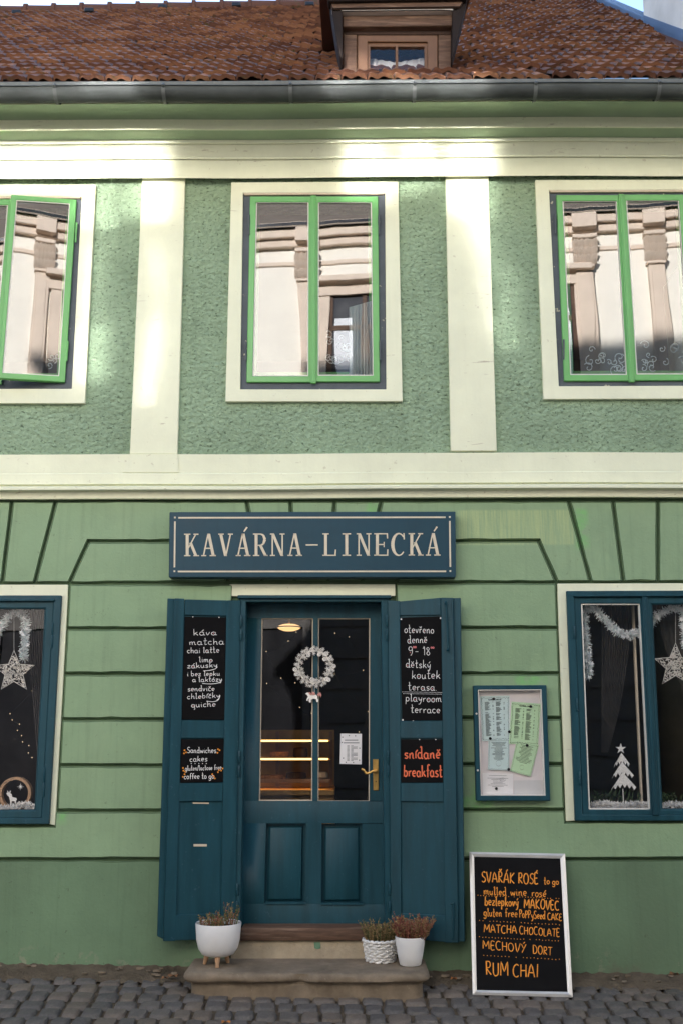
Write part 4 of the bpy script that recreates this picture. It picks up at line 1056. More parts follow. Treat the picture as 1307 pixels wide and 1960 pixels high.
# rails and stiles around two panes and two lower panels
def bar(a, b, c, d, f=0.0, bk=.05): mb.prism([PYD(*a, f), PYD(*b, f), PYD(*c, f), PYD(*d, f)], (0, bk - f, 0))
bar((470, 1145), (732, 1145), (732, 1183), (469, 1183)); bar((469, 1183), (501, 1183), (496, 1533), (463, 1533)); bar((599.5, 1183), (609, 1183), (608, 1534), (598, 1533), -.004); bar((708, 1183), (733, 1183), (736, 1534), (707, 1534))
bar((463, 1533), (736, 1533), (736, 1576), (462, 1576)); bar((462, 1576), (510, 1576), (506, 1730), (461, 1730)); bar((586, 1576), (616, 1576), (615, 1731), (584, 1730)); bar((693, 1577), (736, 1577), (737, 1731), (694, 1731))
bar((461, 1730), (737, 1730), (738, 1776), (460, 1776))
bar((508, 1727), (586, 1727), (586, 1731), (506, 1731), -.010); bar((615, 1728), (695, 1728), (696, 1732), (614, 1732), -.010)
door = mb.build('door', house, bevel=.004)
for q in ([(510, 1576), (586, 1576), (584, 1729), (506, 1729)], [(616, 1577), (693, 1577), (694, 1730), (615, 1730)]):
    mb = MB('blue'); f = [PYD(*p, .028) for p in inset(q, 8.5)]; b = [PYD(*p, .040) for p in inset(q, 5.5)]; c = [PYD(*p, .040) for p in q]
    f = [PYD(*p, .012) for p in inset(q, 8.5)]
    va = [mb.bm.verts.new(p) for p in f]; vb = [mb.bm.verts.new(p) for p in b]; vc = [mb.bm.verts.new(p) for p in c]; mb.bm.faces.new(va)
    for i in range(4):
        j = (i + 1) % 4; mb.bm.faces.new((va[i], vb[i], vb[j], va[j])); mb.bm.faces.new((vb[i], vc[i], vc[j], vb[j]))
    mb.build('door_panel', door, bevel=.002)
for q in gp:
    mb = MB('bead'); mb.ring([PYD(*p, .010) for p in q], [PYD(*p, .010) for p in inset(q, 2.0)], (0, .02, 0)); mb.build('glazing_bead', door, bevel=.001)
    mb = MB('pane_shop'); mb.prism([PYD(*p, .022) for p in inset(q, 1)], (0, .004, 0)); mb.build('pane', door)
mb = MB('brass')
a = [PYD(*p, -.008) for p in ((713, 1453), (724, 1453), (724.5, 1513), (714, 1513))]; mb.prism(a, (0, .010, 0)); hp = mb.build('handle_plate', door, bevel=.003)
c0 = PYD(718.5, 1476, 0)
mb = MB('brass'); pts = [c0, c0 + Vector((0, -.055, 0))] + [PYD(x, y, -.058) for x, y in ((713, 1476), (706, 1480), (700, 1480.5), (696, 1474), (691, 1472))]
mb.tube(pts, [.009, .0085, .0085, .0085, .0085, .008, .007], 8); mb.lathe([(.012, -.012), (.015, -.004), (.015, .0)], c0 + Vector((0, -.006, 0)), 12, 0, 'Y'); mb.build('lever', hp)
mb = MB('black'); k = PYD(719, 1496, -.010); mb.lathe([(.004, -.001), (.004, .001)], k, 8, 0, 'Y'); mb.build('keyhole', hp)
# wooden threshold and the rendered riser under it
mb = MB('wood_old'); mb.prism_px([(462, 1776), (738, 1776), (738, 1801), (460, 1801)], -.03, YDR + .2); thr = mb.build('threshold', house, bevel=.008, seg=2)
mb = MB('plaster_old'); rr_ = random.Random(2); top = [(445 + i * 12, 1801 + rr_.uniform(-1, 1)) for i in range(27)]
mb.prism_px(top + [(760, 1860), (440, 1860)], -.006, .3); mb.build('riser', house, bevel=.004)
mb = MB('chip_green'); mb.prism_px([(601, 1803.5), (613, 1803), (614, 1815), (608, 1817), (602, 1815)], -.009, -.005); mb.build('paint_chip', house)

# ------------------------------------------------------------------ shutters, opened outwards
def shutter(sgn, hx, edge, lip, panels, label):
    an = R(14.0); hp_ = P(hx, 1400, -.02); d = Vector((sgn * math.cos(an), -math.sin(an), 0)); nrm = Vector((sgn * math.sin(an) * -1 if False else -sgn * math.sin(an), -math.cos(an), 0))
    if nrm.y > 0: nrm = -nrm
    nrm = Vector((d.y, -d.x, 0)); nrm = nrm if nrm.y < 0 else -nrm
    f3 = lambda x, y, o=0.0: PPL(x, y, hp_, nrm) + nrm * o
    quad_ = edge
    xs_in = lambda y: quad_[1][0] + (quad_[2][0] - quad_[1][0]) * (y - 1148) / 650.
    mb = MB('blue'); T = .040
    tl, tr, br, bl = quad_
    def b4(*p, f=0.0, t=T): mb.prism([f3(x, y, f) for x, y in p], -nrm * t)
    (p1, p2, p3) = panels
    def edgex(a, b, y): return a[0] + (b[0] - a[0]) * (y - a[1]) / (b[1] - a[1])
    # stiles
    b4(tl, (p1[0][0], tl[1] + 1), (p3[3][0], bl[1]), bl); b4((p1[1][0], tr[1]), tr, br, (p3[2][0], br[1]))
    def rail(ya, yb, yc, yd):  # left top, right top, right bottom, left bottom
        xl0 = lambda y: edgex(p1[0], p3[3], y); xr0 = lambda y: edgex(p1[1], p3[2], y)
        b4((xl0(ya), ya), (xr0(yb), yb), (xr0(yc), yc), (xl0(yd), yd), f=-.0012)
    rail(tl[1] + 2, tr[1] + 0, p1[1][1], p1[0][1]); rail(p1[3][1], p1[2][1], p2[1][1], p2[0][1]); rail(p2[3][1], p2[2][1], p3[1][1], p3[0][1]); rail(p3[3][1], p3[2][1], br[1] - 1, bl[1] - 1)
    o = mb.build('shutter', house, bevel=.003); tag(o, label=label)
    for p in panels:
        mb = MB('blue'); mb.prism([f3(x, y, -.014) for x, y in [(p[0][0] - 3, p[0][1] - 3), (p[1][0] + 3, p[1][1] - 3), (p[2][0] + 3, p[2][1] + 3), (p[3][0] - 3, p[3][1] + 3)]], -nrm * .016); mb.build('shutter_panel', o)
    mb = MB('blue'); mb.prism([f3(x, y, -.022) for x, y in lip], -nrm * .022); mb.build('rebate_lip', o, bevel=.003)
    x0 = quad_[1][0] if sgn < 0 else quad_[0][0]; x1 = quad_[2][0] if sgn < 0 else quad_[3][0]
    for y in (1188, 1215, 1448, 1476, 1702, 1736):
        xx = x0 + (x1 - x0) * (y - 1148) / 650 + (1.5 if sgn < 0 else -1.5)
        hinge(o, f3(xx, y - 11, .006), f3(xx - .2, y + 11, .006), r=.008)
    return o, f3, nrm
pL = ([(354, 1177), (434.7, 1179), (431, 1379.5), (348, 1378.5)], [(347, 1413), (430.5, 1413), (429, 1499), (345, 1499.5)], [(343, 1534), (428, 1534), (422, 1748), (336.5, 1751.5)])
pR = ([(764.5, 1178), (843, 1177), (849, 1380), (768, 1380)], [(766, 1413), (847.5, 1413), (848.5, 1499), (766.5, 1499)], [(766.5, 1534), (848, 1535), (851.5, 1752.5), (768, 1749)])
shL, fL, nL = shutter(-1, 461, [(335, 1145), (461, 1149), (451, 1799), (313, 1801.5)], [(322, 1144.5), (338, 1145), (316, 1800), (302, 1793)], pL, 'left shutter folded open, carrying the drinks and sandwiches boards')
shR, fR, nR = shutter(1, 741.5, [(741.5, 1149), (866, 1144), (877, 1804.5), (748, 1797)], [(862, 1144), (879.5, 1143.5), (888, 1803.5), (872, 1803.5)], pR, 'right shutter folded open, with bolts, carrying the opening hours and breakfast boards')
# bolts on the right shutter
mb = MB('blue'); mb.prism([fR(*p, .001) for p in ((846, 1148), (862, 1147), (864, 1184), (849, 1185))], nR * .004); mb.tube([fR(853, 1152, .012), fR(857.5, 1246, .012)], .006, 8); mb.tube([fR(853, 1152, .004), fR(853, 1157, .03)], .007, 8); mb.tube([fR(857, 1243, .012), fR(857, 1246, .03)], .008, 8); mb.build('bolt', shR)
mb = MB('blue'); mb.prism([fR(*p, .001) for p in ((858, 1760), (873, 1760), (874, 1798), (859, 1798))], nR * .004); mb.tube([fR(867.5, 1727, .012), fR(867, 1795, .012)], .006, 8); mb.tube([fR(861.5, 1729, .02), fR(868, 1728, .012)], .006, 8); mb.lathe([(.009, 0), (.009, .004)], fR(866, 1796, .01), 10, 0, 'Y'); mb.build('bolt', shR)
mb = MB('bead'); mb.prism([fL(*p, -.013) for p in ((370, 1536), (401, 1536.5), (401, 1539), (370, 1538.5))], nL * .0015); mb.prism([fL(*p, -.013) for p in ((371.5, 1616), (397, 1616), (397, 1620.5), (371.5, 1620.5))], nL * .0015); mb.build('tape_remnant', shL)

# ------------------------------------------------------------------ shop sign
sg = thing('shop_sign', 'long dark blue board lettered KAVÁRNA-LINECKÁ in cream, fixed above the shop door', 'sign', P(598, 1105, -.06))
YS = -.10
mb = MB('blue_sign'); mb.prism_px([(325, 980), (871, 979), (872, 1105), (323.5, 1105)], YS, -.004); mb.build('sign_board', sg, bevel=.004)
mb = MB('sign_ink'); yl = YS - .002
for q in ([(342, 989.5), (852, 988.5), (852, 991.5), (342, 992.5)], [(341, 1092.3), (853, 1092), (853, 1095), (341, 1095.3)], [(334, 998), (337, 998), (336, 1086), (333, 1086)], [(858.5, 997), (861.5, 997), (862.5, 1085), (859.5, 1085)]): mb.prism_px(q, yl, YS + .002)
for x, y in ((335.5, 990.5), (860, 989.5), (334.5, 1093.3), (861, 1093)):
    mb.prism_px([(x - 1.6, y - 1.6), (x + 1.6, y - 1.6), (x + 1.6, y + 1.6), (x - 1.6, y + 1.6)], yl, YS + .002)
mb.build('border_lines', sg)
TK, TN = 5.6, 2.6      # thick and thin strokes in pixels
def ink(mb, *pts): mb.prism_px(pts, yl, YS + .002)
def vbar(mb, x, y0, y1, w): ink(mb, (x - w / 2, y0), (x + w / 2, y0), (x + w / 2, y1), (x - w / 2, y1))
def slab_(mb, x0, x1, y, w=2.2): ink(mb, (x0, y - w / 2), (x1, y - w / 2), (x1, y + w / 2), (x0, y + w / 2))
def diag(mb, x0, y0, x1, y1, w): ink(mb, (x0 - w / 2, y0), (x0 + w / 2, y0), (x1 + w / 2, y1), (x1 - w / 2, y1))
def curve_(mb, pts):   # pts: (x, y, width)
    for (xa, ya, wa), (xb, yb, wb) in zip(pts, pts[1:]):
        l = math.hypot(xb - xa, yb - ya) or 1; nx, ny = -(yb - ya) / l, (xb - xa) / l
        ink(mb, (xa + nx * wa / 2, ya + ny * wa / 2), (xb + nx * wb / 2, yb + ny * wb / 2), (xb - nx * wb / 2, yb - ny * wb / 2), (xa - nx * wa / 2, ya - ny * wa / 2))
def letter(mb, ch, cx, t, b):
    w = 13.5; m = (t + b) / 2; l, r = cx - w, cx + w
    if ch in 'AÁ':
        diag(mb, cx - .5, t, l + 4, b, TN); diag(mb, cx + .5, t, r - 4, b, TK); slab_(mb, cx - 8, cx + 7.5, b - 15, 2.2); slab_(mb, l, l + 9.5, b - 1); slab_(mb, r - 11, r + 1, b - 1)
        if ch == 'Á': ink(mb, (cx + 1, t - 4), (cx + 6.5, t - 13), (cx + 9.5, t - 11.5), (cx + 3, t - 3))
    elif ch == 'K':
        vbar(mb, l + 6, t, b, TK); slab_(mb, l, l + 12, t + 1); slab_(mb, l, l + 12, b - 1); diag(mb, r - 4, t, l + 8, m + 6, TN); diag(mb, cx - 1, m - 4, r - 4, b, TK); slab_(mb, r - 9, r + .5, t + 1); slab_(mb, r - 9, r + 1.5, b - 1)
    elif ch == 'V':
        diag(mb, l + 4, t, cx, b, TK); diag(mb, r - 4, t, cx + .5, b, TN); slab_(mb, l - .5, l + 10, t + 1); slab_(mb, r - 9, r + .5, t + 1)
    elif ch == 'R':
        vbar(mb, l + 6, t, b, TK); slab_(mb, l, l + 12, b - 1); slab_(mb, l, cx + 2, t + 1); slab_(mb, l + 6, cx + 2, m + 1)
        curve_(mb, [(cx + 1, t + 1, 2.2), (cx + 6, t + 3, 3.8), (cx + 9, t + 11, TK), (cx + 6, m - 1.5, 3.8), (cx + 1, m + 1, 2.2)]); diag(mb, cx + .5, m + 1, r - 3, b, TK); slab_(mb, r - 6, r + 1, b - 1)
    elif ch == 'N':
        vbar(mb, l + 4, t, b, TN); vbar(mb, r - 4, t, b, TN); diag(mb, l + 4.5, t, r - 4.5, b, TK); slab_(mb, l - .5, l + 7, t + 1); slab_(mb, l - .5, l + 9, b - 1); slab_(mb, r - 9, r + .5, t + 1)
    elif ch == '-': slab_(mb, l + 2, r - 2, m + .5, 2.6)
    elif ch == 'L':
        vbar(mb, l + 7, t, b, TK); slab_(mb, l + 1, l + 13, t + 1); slab_(mb, l + 1, r, b - 1); diag(mb, r - 1, b - 12, r - 2, b - 1, 2.6)
    elif ch == 'I':
        vbar(mb, cx, t, b, TK); slab_(mb, cx - 8, cx + 8, t + 1); slab_(mb, cx - 8, cx + 8, b - 1)
    elif ch == 'E':
        vbar(mb, l + 6, t, b, TK); slab_(mb, l, r - 1, t + 1); slab_(mb, l, r, b - 1); slab_(mb, l + 6, cx + 6, m); diag(mb, r - 2, t, r - 1.6, t + 10, 2.4); diag(mb, r - 1, b - 12, r - 1.5, b, 2.4); diag(mb, cx + 5.5, m - 5, cx + 5.5, m + 5, 2)
    elif ch == 'C':
        pts = []
        for k in range(15):
            a = R(42 + (318 - 42) * k / 14); ww = 2.4 + (TK - 1.6) * max(0, -math.cos(a)) ** 1.2
            pts.append((cx + 1 + 12 * math.cos(a), m - 21 * math.sin(a), ww))
        curve_(mb, pts); diag(mb, cx + 10.5, t, cx + 11, t + 12, 2.4)
mb = MB('sign_ink')
for i, ch in enumerate('KAVÁRNA-LINECKÁ'):
    x = 366.5 + i * 32.95; letter(mb, ch, x, 1021.5 - i * .08, 1064.5 - i * .08)
mb.build('lettering', sg)

# ------------------------------------------------------------------ chalkboards on the shutters
def chalkboard(f3, nrm, q, label, lines, o=-.006, corner=None):
    c = f3(sum(p[0] for p in q) / 4, sum(p[1] for p in q) / 4)
    t = thing('chalkboard', label, 'chalkboard', c, 'chalkboards hung in the shutter panels')
    mb = MB('chalkboard'); mb.prism([f3(x, y, o) for x, y in q], -nrm * .006); mb.build('board', t, bevel=.0015)
    B = Board(lambda x, y: f3(x, y, o), nrm)
    mb = MB('chalk_white', 'chalk_pink', 'chalk_orange', 'chalk_red')
    for ln in lines: B.text(mb, *ln[0], **ln[1])
    return t, B, mb
W_, PK = dict(w=.0052, mi=0, fill=1), None
def T_(s, x0, y0, x1, y1, cap, **k):
    d = dict(w=.0037, mi=0, fill=1); d.update(k); return ((s, x0, y0, x1, y1, cap), d)
t, B, mb = chalkboard(fL, nL, [(354.5, 1180), (434, 1181.5), (430.5, 1378), (348.8, 1377.5)], 'tall chalkboard listing káva, matcha and cakes on the left shutter',
    [T_('káva', 371, 1216, 416, 1215, 11.9), T_('matcha', 363, 1234, 430, 1233, 11.9), T_('chai latte', 359, 1250, 421, 1249, 11.1), T_('limo', 382, 1267, 408, 1267, 10.3), T_('zákusky', 359, 1279, 417, 1277, 10.3), T_('i bez lepku', 359, 1294, 422, 1293, 9.6),
     T_('a laktózy', 369, 1305, 426, 1304, 9.6), T_('sendviče', 360, 1323, 412, 1322, 10.3), T_('chlebíčky', 359, 1338, 422, 1335, 10.3), T_('quiche', 367, 1354, 414, 1352, 11.1)])
for pts in ([(390, 1284), (402, 1283), (413, 1280), (417, 1276)], [(388, 1308), (404, 1309), (419, 1307), (426, 1301)], [(396, 1342), (410, 1343), (419, 1339), (422, 1331)]): B.stroke(mb, [p for p in smooth_line(pts)], .004, 0)
for nx, ny in ((370, 1180.5), (420, 1181.5)): B.dot(mb, nx, ny, .004, 0)
mb.build('chalk_lettering', t)
t, B, mb = chalkboard(fL, nL, [(347.5, 1415), (430, 1414.5), (428.5, 1497), (346, 1498.5)], 'small chalkboard reading sandwiches and cakes on the left shutter',
    [T_('Sandwiches', 359, 1441, 415, 1441, 11, fill=None), T_('cakes', 364, 1458, 398, 1457, 11, fill=None), T_('gluten/lactose free', 355, 1475, 425, 1473, 9.5, fill=None, w=.0032), T_('coffee to go', 353, 1491, 411, 1490, 11, fill=None)])
for x, y in ((354, 1436), (357, 1440), (353, 1442), (418, 1434), (421, 1436), (417, 1441), (351, 1470), (352, 1475), (355, 1477), (427, 1471), (424, 1475), (420, 1474), (418, 1478), (351, 1487), (354, 1482), (407, 1482), (410, 1486), (412, 1490)): B.dot(mb, x, y, .0058, 2)
for k in range(5): B.dot(mb, 367 + k * 7.2, 1461.5, .003, 0)
mb.build('chalk_lettering', t)
t, B, mb = chalkboard(fR, nR, [(764.8, 1182), (843, 1179.5), (849, 1378.5), (768.5, 1379.5)], 'tall chalkboard with the opening hours 9-18 on the right shutter',
    [T_('otevřeno', 773, 1211, 830, 1212, 15), T_('denně', 779, 1231, 817, 1230, 15), T_('9', 780, 1253, 790, 1253, 16, fill=1), T_('- 18', 793, 1253, 823, 1254, 16, fill=1), T_('oo', 789.5, 1240, 796, 1240, 6, mi=1, fill=None, w=.004), T_('oo', 823.5, 1241, 830, 1241, 6, mi=1, fill=None, w=.004),
     T_('dětský', 776, 1277, 824, 1279, 15), T_('koutek', 787, 1299, 842, 1299, 16), T_('terasa.', 780, 1321, 836, 1322, 15), T_('playroom', 775, 1342, 845, 1344, 15), T_('terrace', 785, 1364, 842, 1365, 15)])
for k in range(32):
    B.dot(mb, 769.5 + k * 2.42, 1324.2 + .04 * k, .0022, 0); B.dot(mb, 771 + k * 2.42, 1327.5 + .04 * k, .0022, 0)
for x, y in ((767, 1185), (842, 1183), (770, 1378), (790, 1380.5)): B.dot(mb, x, y, .006, 0)
mb.build('chalk_lettering', t)
t, B, mb = chalkboard(fR, nR, [(766.5, 1415), (847.3, 1415), (848.3, 1498), (767, 1498)], 'small chalkboard reading breakfast in coral chalk on the right shutter',
    [T_('snídaně', 773, 1452, 842, 1452, 21, mi=3, fill=None, w=.0085), T_('breakfast', 772, 1486, 846, 1487, 22, mi=3, fill=None, w=.0085)])
for x, y in ((802, 1415.5), (833, 1415.5)): B.dot(mb, x, y, .004, 0)
mb.build('chalk_lettering', t)

# ------------------------------------------------------------------ glazed menu case with its sheets
mc = thing('menu_case', 'shallow blue framed glass menu case screwed to the wall right of the door', 'notice board', P(980, 1533, 0))
YM = -.055
fo = [(905, 1312), (1045, 1311.3), (1052.5, 1533), (910.8, 1533)]; fi = [(914, 1320.3), (1035.3, 1319.6), (1043, 1522.8), (919.6, 1522.8)]
mb = MB('blue'); mb.ring_px(fo, fi, YM, .0); mb.build('frame', mc, bevel=.004)
mb = MB('white_bead'); mb.ring_px(fi, inset(fi, 1.2), YM + .002, -.012); mb.build('inner_edge', mc)
mb = MB('backing'); mb.prism_px([(x, y) for x, y in inset(fi, .2)], -.012, -.004); mb.build('backboard', mc)
mb = MB('pane_shop'); mb.prism_px(inset(fi, 1), YM + .012, YM + .015); mb.build('pane', mc)
for x, y in ((911, 1366), (913.5, 1474.5)):
    mb = MB('alu'); mb.lathe([(.006, -.004), (.007, 0)], P(x, y, YM), 10, 0, 'Y'); mb.build('screw', mc)
v = lambda x, y: (890 + x / 7.26, 1290 + y / 7.26)
def sheet(name, q, m, off, label, rows=0, leafy=True, heading=None, cols=1, circ=None):
    q = [v(*p) for p in q]; yy = -.012 - off
    c = P(sum(p[0] for p in q) / 4, sum(p[1] for p in q) / 4, yy)
    t = thing(name, label, 'menu sheet', c, 'sheets pinned in the menu case')
    mb = MB(m); n = 6; g_ = []
    def at(u, w_, lift=0):
        a = (q[0][0] + (q[1][0] - q[0][0]) * u, q[0][1] + (q[1][1] - q[0][1]) * u); b = (q[3][0] + (q[2][0] - q[3][0]) * u, q[3][1] + (q[2][1] - q[3][1]) * u)
        return P(a[0] + (b[0] - a[0]) * w_, a[1] + (b[1] - a[1]) * w_, yy - lift - .004 * (w_ ** 3) - .002 * (u * (1 - u)))
    for j in range(n + 1): g_.append([mb.bm.verts.new(at(i / n, j / n)) for i in range(n + 1)])
    for j in range(n):
        for i in range(n): mb.bm.faces.new((g_[j][i], g_[j + 1][i], g_[j + 1][i + 1], g_[j][i + 1]))
    mb.build('paper', t)
    mb = MB('ink'); r = random.Random(len(label))
    def dash(u0, u1, w_, h): mb.face([at(u0, w_, .0012), at(u0, w_ + h, .0012), at(u1, w_ + h, .0012), at(u1, w_, .0012)])
    if rows:
        y0, y1 = (.13, .9) if cols == 2 else (.10, .68)
        for cidx in range(cols):
            for k in range(rows):
                if r.random() < .12: continue
                w_ = y0 + (y1 - y0) * k / rows
                if cols == 2:
                    ua = .15 + .38 * cidx; dash(ua, ua + r.uniform(.10, .20), w_, .0085)
                    if r.random() < .45: dash(ua + .26, ua + .30, w_, .0085)
                else: l = r.uniform(.15, .38); dash(.5 - l, .5 + l, w_, .012)
    if leafy:
        for k in range(26):
            for u, w_ in ((.04 + .92 * k / 25, .04), (.04 + .92 * k / 25, .965)):
                dash(u, u + .018, w_ + r.uniform(-.012, .012), .012)
        for k in range(34):
            for u, w_ in ((.035, .04 + .92 * k / 33), (.95, .04 + .92 * k / 33)):
                u2 = u + r.uniform(-.014, .014); dash(u2, u2 + .02, w_, .012)
    if circ:
        cx, cw, rr_ = circ; pts = [at(cx + rr_ * math.cos(k * .45), cw + rr_ * .75 * math.sin(k * .45), .0012) for k in range(15)]
        for a, b in zip(pts, pts[1:]): mb.face([a, a + Vector((0, 0, .0015)), b + Vector((0, 0, .0015)), b])
    if heading:
        B = Board(lambda x, y: at(x, y), (0, -1, 0), .0012)
        B.text(mb, heading, *heading_pos, w=.0022, fill=None)
    mb.build('print', t)
    return t
heading_pos = (.28, .098, .72, .098, .028)
sheet('menu_sheet', [(200, 310), (612, 300), (612, 915), (235, 935)], 'paper_blue', .001, 'large pale blue menu sheet with a leafy border, upper left in the menu case', 44, True, 'KAVÁRNA LINECKÁ', 2)
sheet('menu_sheet', [(640, 385), (1045, 415), (1008, 985), (603, 970)], 'paper_green', .002, 'large pale green menu sheet with a leafy border, tilted in the menu case', 44, True, 'KAVÁRNA LINECKÁ', 2)
sheet('menu_sheet', [(320, 905), (607, 905), (605, 1340), (312, 1330)], 'paper_blue', .004, 'small pale blue card pinned below the blue menu sheet', 16, True, None, 1, (.5, .78, .13))
sheet('menu_sheet', [(712, 922), (1020, 990), (902, 1425), (622, 1348)], 'paper_green', .005, 'small pale green card pinned askew below the green menu sheet', 14, True, None, 1, (.5, .80, .10))
sheet('menu_sheet', [(235, 1375), (660, 1385), (662, 1675), (235, 1675)], 'paper_white', .0015, 'plain white notice with a round logo in the lower left of the menu case', 9, False, None, 1, (.66, .30, .10))
sheet('menu_sheet', [(672, 1480), (1085, 1476), (1092, 1680), (674, 1680)], 'paper_grey', .0015, 'blank greyish sheet in the lower right of the menu case', 0, False)
for (x, y, off, lb) in ((390, 347, .004, 'round black magnet at the top of the blue menu sheet'), (905, 453, .006, 'round black magnet at the top of the green menu sheet'), (608, 803, .006, 'round black magnet where the blue and green sheets meet'), (343, 897, .010, 'round black magnet at the upper left of the small blue card'),
                   (855, 993, .010, 'round black magnet at the top of the small green card'), (600, 1327, .012, 'round black magnet where the two small cards meet'), (427, 1592, .008, 'round black magnet on the white notice')):
    p = P(*v(x, y), -.014 - off); mb = MB('black'); mb.lathe([(.0085, 0), (.0095, -.001), (.0095, -.005), (.007, -.007)], p, 14, 0, 'Y')
    tag(mb.build('magnet', loc=p), lb, 'magnet', 'black magnets in the menu case')
# ------------------------------------------------------------------ stone step
zs = Z(1834, -.006, 590); yfr = PZ(590, 1863, zs).y; xsl, xsr = PZ(351, 1860, zs).x, PZ(823, 1861, zs).x
st_ = random.Random(4)
mb = MB('stone'); rows = []
def outline(i_, z):
    a, b, yf = xsl + i_, xsr - i_, yfr + i_; r = .075; pts = [(a, .0)]
    pts += [(a + r - r * math.cos(t * math.pi / 10), yf + r - r * math.sin(t * math.pi / 10)) for t in range(0, 6)]
    n = 60
    for k in range(1, n): pts.append((a + r + (b - a - 2 * r) * k / n, yf))
    pts += [(b - r + r * math.sin(t * math.pi / 10), yf + r - r * math.cos(t * math.pi / 10)) for t in range(0, 6)] + [(b, .0)]
    return pts
lay_ = [(.034, 0), (.014, -.004), (.003, -.016), (0, -.030), (.004, -.046), (.016, -.056), (.040, -.060), (.044, -.072), (.040, -.076), (.042, -.082), (.046, -.30)]
xc0, xc1 = PZ(548, 1863, zs).x, PZ(600, 1863, zs).x
for i_, dz in lay_:
    ring = []
    for (x, y) in outline(i_, dz):
        e = 0
        if y < yfr + .06 and dz > -.06 and xc0 < x < xc1: e = .030 * math.sin(math.pi * (x - xc0) / (xc1 - xc0)) * (1 if dz < -.01 else .35)
        wob = .0025 * math.sin(x * 17 + dz * 90) + st_.uniform(-.0018, .0018)
        sag = -.006 * math.exp(-((x - .0) / .45) ** 2) if dz > -.05 else 0
        ring.append(mb.bm.verts.new((x, y + (e + wob if y < -.05 else 0), zs + dz + sag + st_.uniform(-.0012, .0012))))
    rows.append(ring)
mb.bm.faces.new(rows[0])
for a, b in zip(rows, rows[1:]):
    for k in range(len(a) - 1): mb.bm.faces.new((a[k], b[k], b[k + 1], a[k + 1]))
tag(mb.build('door_step', loc=(0, -.2, 0), smooth=50), 'worn sandstone step with a chipped rounded nosing under the shop door', 'step')

# ------------------------------------------------------------------ pots and plants
def pxm(p): return F / (Vector(p) - CAM).dot(fwd)
M['heath_tan'] = surf('dry_heather_tan', (0.27, 0.18, 0.08), .9, .4, 60, 0)
M['heath_red'] = surf('dry_heather_russet', (0.24, 0.085, 0.055), .9, .4, 60, 0)
M['heath_green'] = surf('heather_olive', (0.10, 0.11, 0.04), .9, .4, 60, 0)
def heather(label, base, rad, hmin, hmax, n, mats, seed, lean=.35, squash=.8, dens=16, bias=None):
    r = random.Random(seed); mb = MB(*mats)
    for k in range(n):
        a = r.uniform(0, 6.283); q = rad * math.sqrt(r.random()); p0 = Vector(base) + Vector((math.cos(a) * q, math.sin(a) * q * squash, 0))
        h = r.uniform(hmin, hmax) * (bias(p0.x - base[0]) if bias else 1); d = Vector((math.cos(a) * lean * q / rad + r.uniform(-.15, .15), math.sin(a) * lean * q / rad + r.uniform(-.15, .15), 1)).normalized()
        bend = Vector((r.uniform(-.25, .25), r.uniform(-.25, .25), 0)) * h
        pts = [p0 + d * h * t + bend * t * t for t in (0, .33, .66, 1)]; mi = r.randrange(len(mats))
        mb.tube(pts, [.0022, .0018, .0014, .0008], 3, mi)
        for j in range(dens):
            t = r.uniform(.22, 1); c = p0 + d * h * t + bend * t * t
            e = Vector((r.uniform(-1, 1), r.uniform(-1, 1), r.uniform(-.1, 1.1))).normalized() * r.uniform(.008, .020); f = e.cross(Vector((r.uniform(-1, 1), r.uniform(-1, 1), r.uniform(-1, 1)))).normalized() * .0035
            mm = mi if r.random() < .6 else r.randrange(len(mats))
            mb.face([c, c + e * .5 + f, c + e, c + e * .5 - f], mm)
    return tag(mb.build('heather', loc=base, smooth=0), label, 'plant', 'potted heather on the step')
# footed bowl
pf = PZ(425, 1853, zs); c = Vector((PZ(416.5, 1848, zs).x, pf.y + .09, zs)); s = pxm(c + Vector((0, 0, .12)))
bowl = thing('planter_bowl', 'wide white planter bowl on three short wooden legs, left on the step', 'planter', c)
R0 = 43.8 / s; hb = .052; H_ = .052 + 60 / s * 1.0
mb = MB('white_pot'); mb.lathe([(.02, hb), (R0 * .45, hb + .002), (R0 * .70, hb + .016), (R0 * .86, hb + .05), (R0 * .95, hb + .10), (R0, H_), (R0 * .985, H_ + .004), (R0 * .95, H_), (R0 * .93, H_ - .03), (.01, H_ - .032)], c, 44); mb.build('bowl', bowl)
mb = MB('soil'); mb.lathe([(R0 * .932, H_ - .030), (R0 * .6, H_ - .018), (.01, H_ - .014)], c, 28); mb.build('soil', bowl)
for a in (275, 165, 50):
    d = Vector((math.cos(R(a)), math.sin(R(a)), 0)); mb = MB('oak'); mb.tube([c + d * R0 * .45 + Vector((0, 0, hb + .03)), c + d * R0 * .62 + Vector((0, 0, 0.001))], [.021, .010], 10); mb.build('leg', bowl)
heather('sparse withered heather in the white footed bowl', c + Vector((0, 0, H_ - .02)), R0 * .85, .04, .115, 95, ('heath_tan', 'heath_green', 'heath_red'), 3, .25, dens=9, bias=lambda x: 1.15 if x > .02 else .7)
